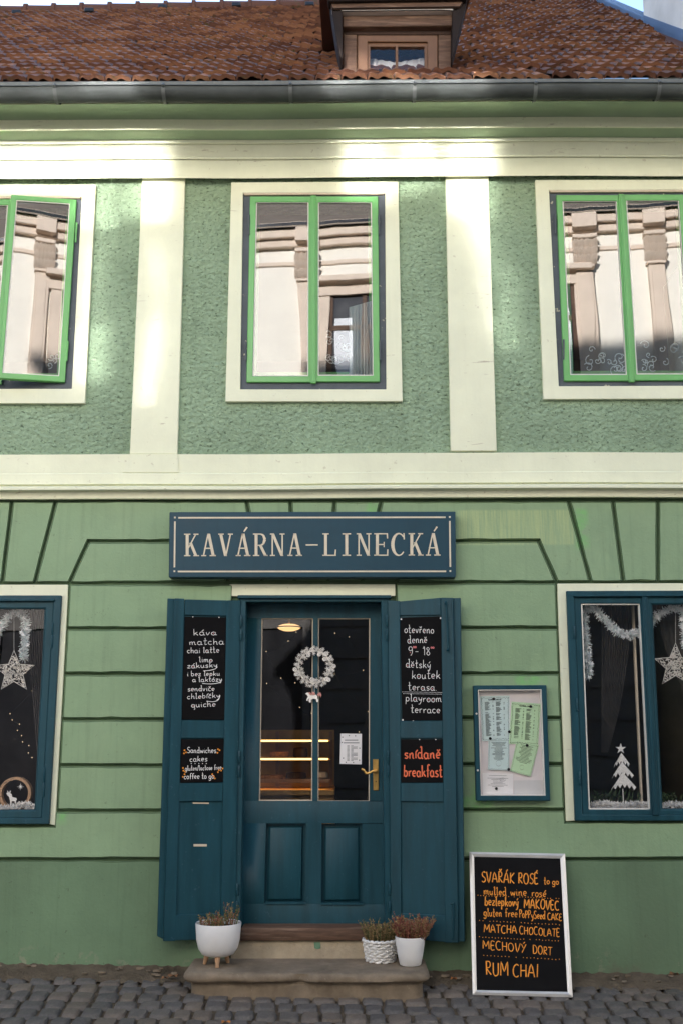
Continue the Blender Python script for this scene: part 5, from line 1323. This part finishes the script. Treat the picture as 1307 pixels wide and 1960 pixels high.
# wicker basket
c = PZ(728, 1839, zs); s = pxm(c + Vector((0, 0, .07))); R1 = 32 / s; HB = 38 / s
bk = thing('wicker_basket', 'small white woven basket planter, between the door and the round white pot', 'basket', c)
mb = MB('white_wicker'); mb.lathe([(.005, .003), (R1 * .80, .003), (R1 * .96, HB * .96), (R1 * .90, HB * .96), (R1 * .74, .012), (.005, .012)], c, 24); mb.build('lining', bk)
mb = MB('white_wicker'); nst = 22
for j in range(8):
    z = .006 + (HB - .008) * j / 7.0; rb_ = R1 * (.82 + .18 * j / 7.0); pts = []
    for k in range(nst * 4):
        a = 2 * math.pi * k / (nst * 4); rr_ = rb_ + .0065 * math.cos(a * nst / 2 * 2 / 2 + (math.pi if j % 2 else 0)); pts.append(c + Vector((rr_ * math.cos(a), rr_ * math.sin(a), z + .003 * math.sin(a * nst / 2 + j))))
    mb.tube(pts, .0066, 6, closed=True)
for k in range(nst):
    a = 2 * math.pi * k / nst; mb.tube([c + Vector((R1 * .80 * math.cos(a), R1 * .80 * math.sin(a), .0)), c + Vector((R1 * math.cos(a), R1 * math.sin(a), HB))], .004, 5)
pts = [c + Vector((R1 * 1.02 * math.cos(2 * math.pi * k / 60), R1 * 1.02 * math.sin(2 * math.pi * k / 60), HB + .004 * math.sin(k * 2.1))) for k in range(60)]
mb.tube(pts, .009, 7, closed=True); mb.build('weave', bk, smooth=60)
mb = MB('soil'); mb.lathe([(R1 * .92, HB - .015), (.01, HB - .005)], c, 24); mb.build('soil', bk)
heather('straw coloured withered heather in the white wicker basket', c + Vector((0, 0, HB - .015)), R1 * .85, .06, .14, 160, ('heath_tan', 'heath_tan', 'heath_green'), 5, .35, dens=12)
# round pot
c = PZ(785, 1847, zs); s = pxm(c + Vector((0, 0, .09))); R2 = 28.5 / s; HP = 52 / s
pot = thing('flower_pot', 'tall plain white glazed flower pot at the right end of the step', 'flower pot', c)
mb = MB('white_pot'); mb.lathe([(.01, .002), (R2 * .66, .002), (R2 * .72, .008), (R2 * .86, HP * .38), (R2 * .96, HP * .72), (R2, HP * .97), (R2 * .985, HP), (R2 * .94, HP), (R2 * .92, HP - .02), (.01, HP - .022)], c, 40); mb.build('pot', pot)
mb = MB('soil'); mb.lathe([(R2 * .925, HP - .020), (.01, HP - .010)], c, 24); mb.build('soil', pot)
heather('dense russet heather in the tall white flower pot', c + Vector((.01, 0, HP - .02)), R2 * .95, .075, .14, 240, ('heath_red', 'heath_red', 'heath_tan'), 8, .55, dens=18, bias=lambda x: 1.1 if abs(x) > .02 else .85)

# ------------------------------------------------------------------ leaning street board
pb = PG(999, 1907); pt_ = P(989, 1632, -.032)
ab_n = Vector((1, 0, 0)).cross(pt_ - pb).normalized()
if ab_n.y > 0: ab_n = -ab_n
fA = lambda x, y, o=0.0: PPL(x, y, pb, ab_n) + ab_n * o
bd = thing('street_board', 'tall silver framed chalkboard with an orange chalk menu leaning against the wall', 'street board', pb)
ao = [(897.5, 1630.5), (1080.5, 1634), (1095, 1909), (904, 1904)]; ai = [(906.3, 1639.5), (1071.5, 1643), (1085.5, 1898.5), (911.5, 1895)]
mb = MB('alu')
for k in range(4):
    j = (k + 1) % 4; o0, o1, i0, i1 = ao[k], ao[j], ai[k], ai[j]
    m0 = ((o0[0] + i0[0]) / 2, (o0[1] + i0[1]) / 2); m1 = ((o1[0] + i1[0]) / 2, (o1[1] + i1[1]) / 2)
    V = [[fA(*o0, -.02), fA(*o1, -.02)], [fA(*o0, .0), fA(*o1, .0)], [fA(*m0, .007), fA(*m1, .007)], [fA(*i0, -.001), fA(*i1, -.001)], [fA(*i0, -.02), fA(*i1, -.02)]]
    vv = [[mb.bm.verts.new(p) for p in r_] for r_ in V]
    for a in range(4): mb.bm.faces.new((vv[a][0], vv[a][1], vv[a + 1][1], vv[a + 1][0]))
    mb.bm.faces.new((vv[4][0], vv[4][1], vv[0][1], vv[0][0]))
mb.build('frame', bd, smooth=20)
mb = MB('chalkboard'); mb.prism([fA(*p, -.008) for p in inset(ai, -1)], -ab_n * .008); mb.build('board', bd)
B = Board(lambda x, y: fA(x, y, -.008), ab_n, .001)
mb = MB('chalk_orange'); o_ = dict(w=.0068, fill=None, jit=.04)
for a in (('SVAŘÁK', 921, 1687.5, 984, 1690, 20), ('ROSÉ', 991, 1690.5, 1030, 1691.5, 20), ('to go', 1040, 1691.5, 1069, 1692.5, 13), ('mulled', 925, 1711.5, 969, 1713, 15), ('wine', 976.5, 1713.5, 1008, 1714, 15), ('rosé', 1017, 1715, 1045, 1716, 15),
          ('bezlepkový', 927, 1732, 992, 1735, 18), ('MAKOVEC', 1002, 1738, 1070, 1742, 18), ('gluten', 925, 1753, 960, 1754.5, 16), ('free', 966, 1754, 990, 1755, 16), ('PoPPySeed', 993, 1756, 1043, 1759, 15), ('CAKE', 1047, 1760, 1075, 1761, 12.5),
          ('MATCHA', 925, 1784, 989, 1787, 15), ('CHOCOLATE', 993, 1787, 1071, 1792.5, 14.5), ('MECHOVÝ', 923, 1815, 1006, 1823, 16), ('DORT', 1019, 1825, 1056, 1828, 15.5), ('RUM', 929, 1865.5, 973, 1867.5, 25), ('CHAI', 980, 1868.5, 1030, 1870.5, 24)):
    k = dict(o_); k['w'] = .0064 if a[5] >= 18 else .0048
    B.text(mb, *a, **k)
for x0, y0, x1, y1, n in ((914, 1713.4, 1069, 1719.4, 30), (917, 1761.5, 1070, 1769.5, 24), (917, 1793, 1068, 1800.5, 26), (925, 1828, 1070, 1836, 22)):
    for k in range(n):
        if random.random() < .1: continue
        t = k / (n - 1); B.dot(mb, x0 + (x1 - x0) * t, y0 + (y1 - y0) * t + random.uniform(-.6, .6), .0028, 0)
mb.build('chalk_lettering', bd)

# ------------------------------------------------------------------ ornaments on the door
YW = YDR - .03
cw = (602, 1276.5)
wr = thing('wreath', 'white wreath of cut-out snowflakes and cogs hanging on the shop door', 'wreath', P(cw[0], cw[1], YW))
rw = random.Random(9); sw = pxm(P(cw[0], cw[1], YW)); mb = MB('ornament')
pts = [P(cw[0], cw[1], YW + .006) + Vector((30.5 / sw * math.cos(2 * math.pi * k / 40), 0, 30.5 / sw * math.sin(2 * math.pi * k / 40))) for k in range(40)]; mb.tube(pts, .006, 6, closed=True)
def flake(mb, cc, r, kind, rot, th=.004):
    E, U = Vector((1, 0, 0)), Vector((0, 0, 1)); n = 6 if kind else 5
    if kind == 2:   # cog: toothed ring with spokes
        outer, inner = [], []
        for k in range(24): 
            a = rot + 2 * math.pi * k / 24; q = r * (1.0 if k % 3 else .82); outer.append(cc + (E * math.cos(a) + U * math.sin(a)) * q); inner.append(cc + (E * math.cos(a) + U * math.sin(a)) * r * .58)
        mb.ring(outer, inner, (0, th, 0)); nn = 3; wd_ = r * .10
    else: nn = n; wd_ = r * .15
    for k in range(nn):
        a = rot + (math.pi if kind == 2 else 2 * math.pi) * k / nn; d = E * math.cos(a) + U * math.sin(a); q = E * -math.sin(a) + U * math.cos(a)
        A = cc - d * r * .6 if kind == 2 else cc; Z_ = cc + d * r * (.6 if kind == 2 else 1)
        mb.prism([A - q * wd_, Z_ - q * wd_, Z_ + q * wd_, A + q * wd_], (0, th, 0))
        if kind != 2:
            m_ = cc + d * r * .82; mb.prism([m_ + (E * math.cos(t * 1.05) + U * math.sin(t * 1.05)) * r * .24 for t in range(6)], (0, th * .9, 0))
for q0, cnt, rr0 in ((24.6, 15, 4.3), (29.0, 17, 4.8), (33.2, 20, 4.6), (37.0, 24, 3.9)):
    for k in range(cnt):
        a = 6.283 * (k + rw.uniform(-.2, .2)) / cnt + q0; q = q0 + rw.uniform(-.8, .8); cc = P(cw[0], cw[1], YW) + Vector((q / sw * math.cos(a), rw.uniform(-.010, .002), q / sw * math.sin(a)))
        flake(mb, cc, rr0 * rw.uniform(.85, 1.15) / sw, rw.choice((0, 1, 1, 2)), rw.uniform(0, 6))
mb.build('snowflake_ring', wr, smooth=0)
hz_ = P(598, 1334, YW - .002); hs = thing('horse_ornament', 'small white prancing horse with a pink mane hanging below the wreath', 'ornament', hz_)
hp2 = lambda L_: [P(300 + x / 4.084, 1120 + y / 4.084, YW - .002) for x, y in L_]
mb = MB('ornament'); mb.prism(hp2([(1162, 850), (1178, 838), (1190, 842), (1200, 858), (1215, 862), (1245, 856), (1256, 866), (1256, 884), (1266, 898), (1262, 914), (1250, 914), (1246, 890), (1222, 888), (1208, 896), (1206, 916), (1194, 918), (1188, 900), (1196, 884), (1180, 896), (1184, 906), (1172, 902), (1176, 886), (1184, 872), (1176, 858)]), (0, .004, 0)); mb.build('body', hs)
mb = MB('pink'); mb.prism([p + Vector((0, -.003, 0)) for p in hp2([(1186, 838), (1198, 836), (1212, 852), (1208, 862), (1198, 858)])], (0, .003, 0)); mb.prism([p + Vector((0, -.003, 0)) for p in hp2([(1212, 838), (1226, 832), (1240, 848), (1232, 862), (1216, 856)])], (0, .003, 0)); mb.prism([p + Vector((0, -.003, 0)) for p in hp2([(1254, 858), (1262, 844), (1280, 838), (1290, 860), (1282, 880), (1276, 862), (1262, 868)])], (0, .003, 0)); mb.build('mane_and_tail', hs)
mb = MB('ornament'); mb.tube([P(602, 1311, YW), P(602, 1326, YW)], .0012, 4); mb.build('string', hs)
nt_ = thing('door_notice', 'white printed notice with a price list taped inside the right door pane', 'notice', P(672, 1433, YDR + .016))
q = [(652, 1404), (692, 1404.5), (691.5, 1463), (650.5, 1462)]
mb = MB('paper_white'); mb.prism([P(x, y, YDR + .0180) for x, y in q], (0, .0012, 0)); mb.build('paper', nt_)
mb = MB('ink'); rn = random.Random(6)
def ds(x0, x1, y, h=.8): mb.face([P(x0, y, YDR + .0174), P(x0, y + h, YDR + .0174), P(x1, y + h, YDR + .0174), P(x1, y, YDR + .0174)])
ds(659.5, 685, 1416, 1.3); ds(657, 687, 1421.2, 1.3)
for k in range(13): ds(664, 668.5, 1427 + k * 2.35); ds(671.5, 675 + rn.choice((1, 9)), 1427 + k * 2.35)
for x, y in ((655.5, 1411), (668, 1408), (680, 1408.5), (688, 1432), (657, 1451), (687.5, 1455), (662, 1459), (676, 1459.5), (654.5, 1421)): mb.prism([P(x + 1.2 * math.cos(t), y + 1.2 * math.sin(t), YDR + .0176) for t in (0, 1.26, 2.5, 3.77, 5.0)], (0, .0003, 0))
mb.build('print', nt_)

# ------------------------------------------------------------------ shop interior
zfl = P(600, 1790).z
YI = 1.5
dc = thing('display_case', 'lit glass cake display counter with two warm light strips inside the shop', 'display counter', P(560, 1533, YI))
mb = MB('counter'); mb.prism_px([(440, 1520), (640, 1520), (640, 1790), (440, 1790)], YI, YI + .6); mb.prism_px([(440, 1512), (640, 1512), (640, 1523), (440, 1523)], YI - .05, YI + .62); mb.build('base', dc, bevel=.006)
mb = MB('counter'); mb.prism_px([(440, 1397), (640, 1397), (640, 1522), (440, 1522)], YI + .5, YI + .54); mb.build('back_panel', dc)
for y in (1418, 1453):
    mb = MB('oak'); mb.prism_px([(440, y - 1.5), (632, y - 1.5), (632, y + 1.5), (440, y + 1.5)], YI + .02, YI + .46); mb.build('shelf', dc)
    mb = MB('led'); mb.prism_px([(440, y - 1.7), (628, y - 1.7), (628, y + 1.6), (440, y + 1.6)], YI + .004, YI + .016); mb.build('light_strip', dc)
for x in (531, 633, 445):
    mb = MB('oak'); mb.prism_px([(x - 3, 1400), (x + 3, 1400), (x + 3, 1516), (x - 3, 1516)], YI + .44, YI + .47); mb.build('post', dc)
def cake(name, px_, py_, r, h, label, mats=('cake',)):
    p = P(px_, py_, YI + .2); mb = MB(*mats); mb.lathe([(r * .9, 0), (r, h * .15), (r * .96, h * .9), (r * .8, h), (.003, h * 1.02)], p, 20); tag(mb.build(name, loc=p), label, 'cake', 'cakes in the display counter')
cake('cake', 535, 1449, .085, .045, 'round brown cake on the upper shelf of the lit counter'); cake('cake', 575, 1450, .06, .08, 'tall dark cake on the upper shelf of the lit counter', ('wood_dark',)); cake('cake', 520, 1491, .10, .035, 'flat cake on the dim bottom tray, left end'); cake('cake', 567, 1490, .085, .05, 'round cake on the dim bottom tray, middle', ('wood_dark',)); cake('cake', 612, 1489, .07, .05, 'pale cake on the dim bottom tray, right end', ('bead',))
pl = P(560, 1492, YI + .2); mb = MB('oak'); mb.prism_px([(446, 1492), (630, 1492), (630, 1494.5), (446, 1494.5)], YI + .04, YI + .44); mb.prism_px([(446, 1491), (630, 1491), (630, 1498.5), (446, 1498.5)], YI + .025, YI + .036); mb.build('tray', dc)  # front lip hides the added strip behind it
mb = MB('led'); mb.prism_px([(450, 1495.5), (628, 1495.5), (628, 1496.8), (450, 1496.8)], YI + .06, YI + .10); mb.build('light_strip', dc)  # third strip, added out of sight under the tray to brighten the counter base
lp = P(553.5, 1201, 2.6); sl_ = pxm(lp); cl = thing('ceiling_lamp', 'round glowing glass ceiling lamp inside the shop', 'lamp', lp)
mb = MB('lamp'); r_ = 23 / sl_; mb.lathe([(.01, -r_ * .32), (r_ * .45, -r_ * .28), (r_ * .80, -r_ * .16), (r_, 0), (r_ * .85, r_ * .14), (r_ * .5, r_ * .26), (.02, r_ * .30)], lp, 28); mb.build('shade', cl)
mb = MB('brass'); mb.lathe([(r_ * 1.0, -.004), (r_ * 1.03, -.004), (r_ * 1.03, .006), (r_ * 1.0, .006)], lp, 28); mb.build('rim', cl)
mb = MB('brass'); mb.tube([lp + Vector((0, 0, r_ * .29)), lp + Vector((0, 0, .5))], .01, 6); mb.build('stem', cl)
def fairy(label, dots, y, loop):
    p0 = P(*dots[0], y); t = thing('fairy_lights', label, 'fairy lights', p0)
    mb = MB('black'); pts = []
    for (a, b) in zip(dots, dots[1:]):
        for k in range(5):
            u = k / 5; pts.append(P(a[0] + (b[0] - a[0]) * u, a[1] + (b[1] - a[1]) * u + loop * math.sin(math.pi * u), y))
    mb.tube(pts, .0011, 4); mb.build('wire', t)
    for d in dots:
        mb = MB('bulb'); q = P(*d, y - .004); rr_ = .0034; mb.lathe([(rr_ * .3, -rr_), (rr_ * .9, -rr_ * .5), (rr_, 0), (rr_ * .7, rr_ * .8), (rr_ * .2, rr_ * 1.2)], q, 8); mb.build('bulb', t)
fairy('string of tiny warm fairy lights behind the left door pane', [(567, 1210), (552, 1227), (510, 1247), (538, 1298), (565, 1307), (511, 1308), (574, 1354), (596, 1365)], .55, 6)
fairy('string of tiny warm fairy lights behind the right door pane', [(641, 1212), (668, 1219), (695, 1283), (640, 1290), (704, 1362), (687, 1401)], .55, 5)
fairy('string of tiny fairy lights trailing down behind the left shop window', [(50, 1288), (68, 1295), (62, 1322), (20, 1366), (24, 1378), (38, 1386), (34, 1398), (42, 1408), (44, 1420), (56, 1427), (55, 1441), (62, 1450), (72, 1469)], .34, 2)

# ------------------------------------------------------------------ window displays
M['tinsel'] = surf('silver_green_tinsel', (0.72, 0.78, 0.78), .45, .25, 80, 0, spec=.6, metal=.1, col2=(.30, .66, .60), col2_amt=.5)
M['tinsel_white'] = surf('white_tinsel', (0.88, 0.88, 0.88), .5, .1, 80, 0, spec=.6)
def garland(label, path, y, rad, n, seed, m=('tinsel', 'tinsel_white')):
    r = random.Random(seed); pp = smooth_line(path, 8); V = [P(a, b, y) for a, b in pp]; mb = MB(*m); mb.tube(V, .004, 5)
    cum = [0.0]
    for a, b in zip(V, V[1:]): cum.append(cum[-1] + (b - a).length)
    s_ = pxm(V[0]); R_ = rad / s_
    def at(d):
        for i in range(len(V) - 1):
            if cum[i + 1] >= d: return V[i].lerp(V[i + 1], (d - cum[i]) / max(1e-6, cum[i + 1] - cum[i]))
        return V[-1]
    for k in range(n):
        c = at(r.uniform(0, cum[-1])); d = Vector((r.gauss(0, 1), r.gauss(0, 1), r.gauss(0, 1))).normalized(); l = R_ * r.uniform(.6, 1.15); q = d.cross(Vector((r.random(), r.random(), r.random()))).normalized() * r.uniform(.0018, .0042)
        e = c + d * l
        if e.y < .03: e.y = .03
        mb.face([c - q, c + q, e + q * .6, e - q * .6], 0 if r.random() < .55 else 1)
    for k in range(max(6, n // 60)):
        c = at(r.uniform(0, cum[-1])) + Vector((r.uniform(-1, 1), -.4, r.uniform(-1, 1))) * R_ * .7; c.y = max(c.y, .03); a0 = r.uniform(0, 6)
        mb.prism([c + Vector((math.cos(a0 + j * math.pi / 5), 0, math.sin(a0 + j * math.pi / 5))) * (.019 if j % 2 == 0 else .008) for j in range(10)], (0, .0015, 0), 1)
    return tag(mb.build('tinsel_garland', loc=V[0], smooth=0), label, 'garland', 'tinsel in the shop windows')
YG2 = .10
garland('tinsel garland looped over the star in the left shop window', [(-60, 1222), (-30, 1226), (0, 1207), (14, 1183), (28, 1172), (45, 1176), (50, 1200), (48, 1230), (46, 1262)], YG2, 11, 1500, 1)
garland('tinsel garland hanging and swagged across the first pane of the right shop window', [(1124, 1296), (1125, 1282), (1122, 1247), (1119, 1210), (1117, 1175), (1122, 1164), (1138, 1165), (1155, 1185), (1180, 1208), (1205, 1216), (1224, 1208), (1243, 1192)], YG2, 11, 2200, 2)
garland('tinsel garland arching over the star in the right shop window', [(1243, 1198), (1262, 1176), (1288, 1163), (1305, 1170), (1310, 1205), (1313, 1240), (1330, 1260), (1370, 1200)], YG2, 11, 1200, 3)
garland('heap of silver tinsel along the sill under the silver tree', [(1127, 1544), (1150, 1540), (1180, 1543), (1210, 1541), (1243, 1541)], .12, 9, 1500, 4, ('tinsel_white', 'silver'))
garland('heap of silver tinsel on the sill below the white star, right window', [(1268, 1544), (1290, 1540), (1330, 1543), (1390, 1540)], .12, 9, 900, 5, ('tinsel_white', 'silver'))
garland('heap of silver tinsel on the sill around the wooden ring', [(-40, 1546), (-5, 1545), (20, 1547), (45, 1541), (66, 1546)], .14, 9, 1200, 6, ('tinsel_white', 'silver'))
def straw_star(label, cx, cyy, r, top, y, seed):
    t = thing('woven_star', label, 'star ornament', P(cx, cyy, y)); rr_ = random.Random(seed); rot = R(90)
    cor = [(cx + (r if k % 2 == 0 else r * .44) * math.cos(rot + k * math.pi / 5), cyy - (r if k % 2 == 0 else r * .44) * math.sin(rot + k * math.pi / 5)) for k in range(10)]
    def inside(x, y_):
        c_ = False
        for i in range(10):
            (x0, y0), (x1, y1) = cor[i], cor[(i + 1) % 10]
            if (y0 > y_) != (y1 > y_) and x < (x1 - x0) * (y_ - y0) / (y1 - y0) + x0: c_ = not c_
        return c_
    mb = MB('ornament'); mb.tube([P(a, b, y) for a, b in cor], .0035, 5, closed=True); k = 0
    while k < 330:
        x, y_ = cx + rr_.uniform(-r, r), cyy + rr_.uniform(-r, r)
        if not inside(x, y_): continue
        a = rr_.uniform(0, 3.14); l = rr_.uniform(2.5, 6); e = (x + l * math.cos(a), y_ + l * math.sin(a))
        if not inside(*e): continue
        bulge = .02 * max(0, 1 - math.hypot(x - cx, y_ - cyy) / r)
        mb.tube([P(x, y_, y - bulge * rr_.uniform(-1, 1)), P(*e, y - bulge * rr_.uniform(-1, 1))], .0026, 4); k += 1
    mb.build('wirework', t, smooth=0)
    mb = MB('silver'); mb.tube([P(cx, cyy - r, y), P(cx, top, y)], .0012, 4); mb.build('string', t)
straw_star('white woven star hanging in the left shop window', 27.5, 1286, 41, 1180, .13, 1)
straw_star('white woven star hanging in the right shop window', 1292, 1274, 43, 1166, .13, 2)
# silver tree on a stem
tr = thing('silver_tree', 'flat silver glitter fir tree with a top star in the right shop window', 'ornament', P(1192, 1540, .15)); yt = .15
mb = MB('silver'); rt_ = random.Random(3)
for (ty, by, x0, x1, xt, dy) in ((1441, 1469, 1174, 1204, 1188.5, 0), (1458, 1491, 1170, 1212, 1189.5, -.003), (1478, 1514, 1168, 1217, 1190.5, -.006)):
    n = 11; pts = [(xt, ty)]
    right_ = [];
    for k in range(n + 1):
        u = k / n; xe = x0 + (x1 - x0) * u; ye = by - 6 * math.sin(math.pi * u) + (0 if k % 2 == 0 else -7)
        pts.append((xe, ye))
    mb.prism([P(a, b, yt + dy) for a, b in pts], (0, .0025, 0))
mb.build('branches', tr)
mb = MB('silver'); mb.prism([P(1187.3 + (10.5 if k % 2 == 0 else 4) * math.cos(R(90) + k * math.pi / 5), 1433 - (10.5 if k % 2 == 0 else 4) * math.sin(R(90) + k * math.pi / 5), yt - .004) for k in range(10)], (0, .004, 0)); mb.build('top_star', tr)
mb = MB('silver'); mb.tube([P(1191, 1510, yt), P(1192.5, 1541, yt)], .003, 6); mb.build('stem', tr)
# wooden ring with a deer and a star
rg = thing('ring_ornament', 'wooden ring ornament with a small deer and a star in the left shop window', 'ornament', P(29, 1548, .14))
cc = P(29, 1519, .14); sr = pxm(cc); mb = MB('oak'); outer = [cc + Vector((math.cos(2 * math.pi * k / 48), 0, math.sin(2 * math.pi * k / 48))) * 31 / sr for k in range(48)]; inner = [cc + Vector((math.cos(2 * math.pi * k / 48), 0, math.sin(2 * math.pi * k / 48))) * 25.5 / sr for k in range(48)]
mb.ring(outer, inner, (0, .05, 0)); mb.build('ring', rg)
mb = MB('silver'); q0 = P(40, 1506, .135)
for k in range(4):
    a = k * math.pi / 4; d = Vector((math.cos(a), 0, math.sin(a))) * (.024 if k % 2 == 0 else .017); mb.tube([q0 - d, q0, q0 + d], [.0006, .003, .0006], 5)
mb.build('star', rg)
mb = MB('silver'); mb.prism([P(a / 4, 1110 + b / 4, .14) for a, b in ((50, 1632), (62, 1628), (58, 1612), (66, 1620), (72, 1632), (80, 1612), (86, 1614), (80, 1634), (92, 1640), (96, 1662), (128, 1670), (132, 1684), (126, 1688), (124, 1712), (116, 1712), (114, 1694), (92, 1694), (90, 1714), (82, 1714), (80, 1690), (72, 1660), (60, 1650))], (0, .004, 0)); mb.build('deer', rg)
# sheer curtains behind the displays, and the inner sash edge
def drape(name, label, f, yc, n=60, m='curtain', amp=.012):
    mb = MB(m); cols = []
    for i in range(n + 1):
        u = i / n; col = []
        for j in range(13):
            w_ = j / 12; x, y_ = f(u, w_); col.append(mb.bm.verts.new(P(x, y_, yc + amp * math.sin(i * 1.25 + w_ * 1.5) * (1 - .4 * w_))))
        cols.append(col)
    for a, b in zip(cols, cols[1:]):
        for j in range(12): mb.bm.faces.new((a[j], b[j], b[j + 1], a[j + 1]))
    return tag(mb.build(name, loc=P(*f(.5, 0), yc), smooth=80), label, 'curtain')
drape('curtain', 'grey sheer curtain swept to the right behind the white star of the right shop window', lambda u, w_: (1250 + 170 * u + w_ ** 1.5 * 120 * (1 - u) * 1.1, 1140 + 330 * w_ + 20 * u), .26)
drape('curtain', 'dark grey curtain gathered at the left end of the right shop window', lambda u, w_: (1150 + 58 * u - 45 * w_ * w_ * u, 1140 + 300 * w_), .30)
drape('curtain', 'dark grey curtain hanging at the right end of the left shop window', lambda u, w_: (48 + 60 * u + 26 * w_ * (1 - u), 1145 + 330 * w_), .28)
mb = MB('bead'); mb.prism_px([(1209.5, 1160), (1213, 1160), (1230, 1545), (1226.5, 1545)], .22, .25); tag(mb.build('inner_sash_edge', house), label='pale inner sash edge seen through the right shop window')
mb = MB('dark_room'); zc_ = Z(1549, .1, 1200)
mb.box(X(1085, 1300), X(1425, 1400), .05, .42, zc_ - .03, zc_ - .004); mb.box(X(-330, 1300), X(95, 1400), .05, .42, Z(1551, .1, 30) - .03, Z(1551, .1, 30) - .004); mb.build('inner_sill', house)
rp = random.Random(12)
for (x0, x1, yb, h, lab) in ((1130, 1222, 1540, 34, 'low dark green pot plant behind the silver tree'), (1272, 1300, 1540, 26, 'small tuft of dark green leaves below the right woven star')):
    mb = MB('leaf_dark')
    for k in range(40):
        x = rp.uniform(x0, x1); b0 = P(x, yb, .22); tip = P(x + rp.uniform(-22, 22), yb - rp.uniform(.4, 1) * h, .22 + rp.uniform(-.06, .06)); q = Vector((rp.uniform(-1, 1), rp.uniform(-.4, .4), .2)).normalized() * .008
        m_ = b0.lerp(tip, .55) + Vector((0, 0, .015)); mb.face([b0, m_ - q, tip, m_ + q])
    tag(mb.build('pot_plant', loc=P((x0 + x1) / 2, yb, .22), smooth=0), lab, 'plant')

# ------------------------------------------------------------------ fallen leaves
M['leaf_fall'] = surf('orange_fallen_leaf', (0.36, 0.13, 0.03), .7, .3, 40, 0); M['leaf_brown'] = surf('brown_fallen_leaf', (0.19, 0.09, 0.04), .8, .3, 40, 0)
for (x, y, m, lab, s_) in ((433, 1957, 'leaf_fall', 'orange fallen leaf on the setts in front of the step', .030), (334, 1868, 'leaf_brown', 'brown fallen leaf at the wall foot left of the step', .034), (318, 1872, 'leaf_brown', 'curled brown leaf at the wall foot, farther left of the step', .024),
                           (1292, 1864, 'leaf_brown', 'brown fallen leaf at the wall foot by the right edge', .034), (868, 1873, 'leaf_fall', 'small orange leaf between the step and the street board', .022)):
    p = PG(x, y, .03); a0 = random.uniform(0, 6); mb = MB(m); pts = []
    for k in range(14):
        a = a0 + 2 * math.pi * k / 14; q = s_ * (1 if k % 2 == 0 else .72) * (1 + .4 * math.cos(a - a0)); pts.append(p + Vector((q * math.cos(a), q * .7 * math.sin(a), .008 * math.sin(3 * a) + .4 * q * .3)))
    c_ = mb.bm.verts.new(p + Vector((0, 0, .004))); vv = [mb.bm.verts.new(q) for q in pts]
    for k in range(14): mb.bm.faces.new((c_, vv[k], vv[(k + 1) % 14]))
    tag(mb.build('fallen_leaf', loc=p, smooth=60), lab, 'leaf', 'fallen leaves along the wall')
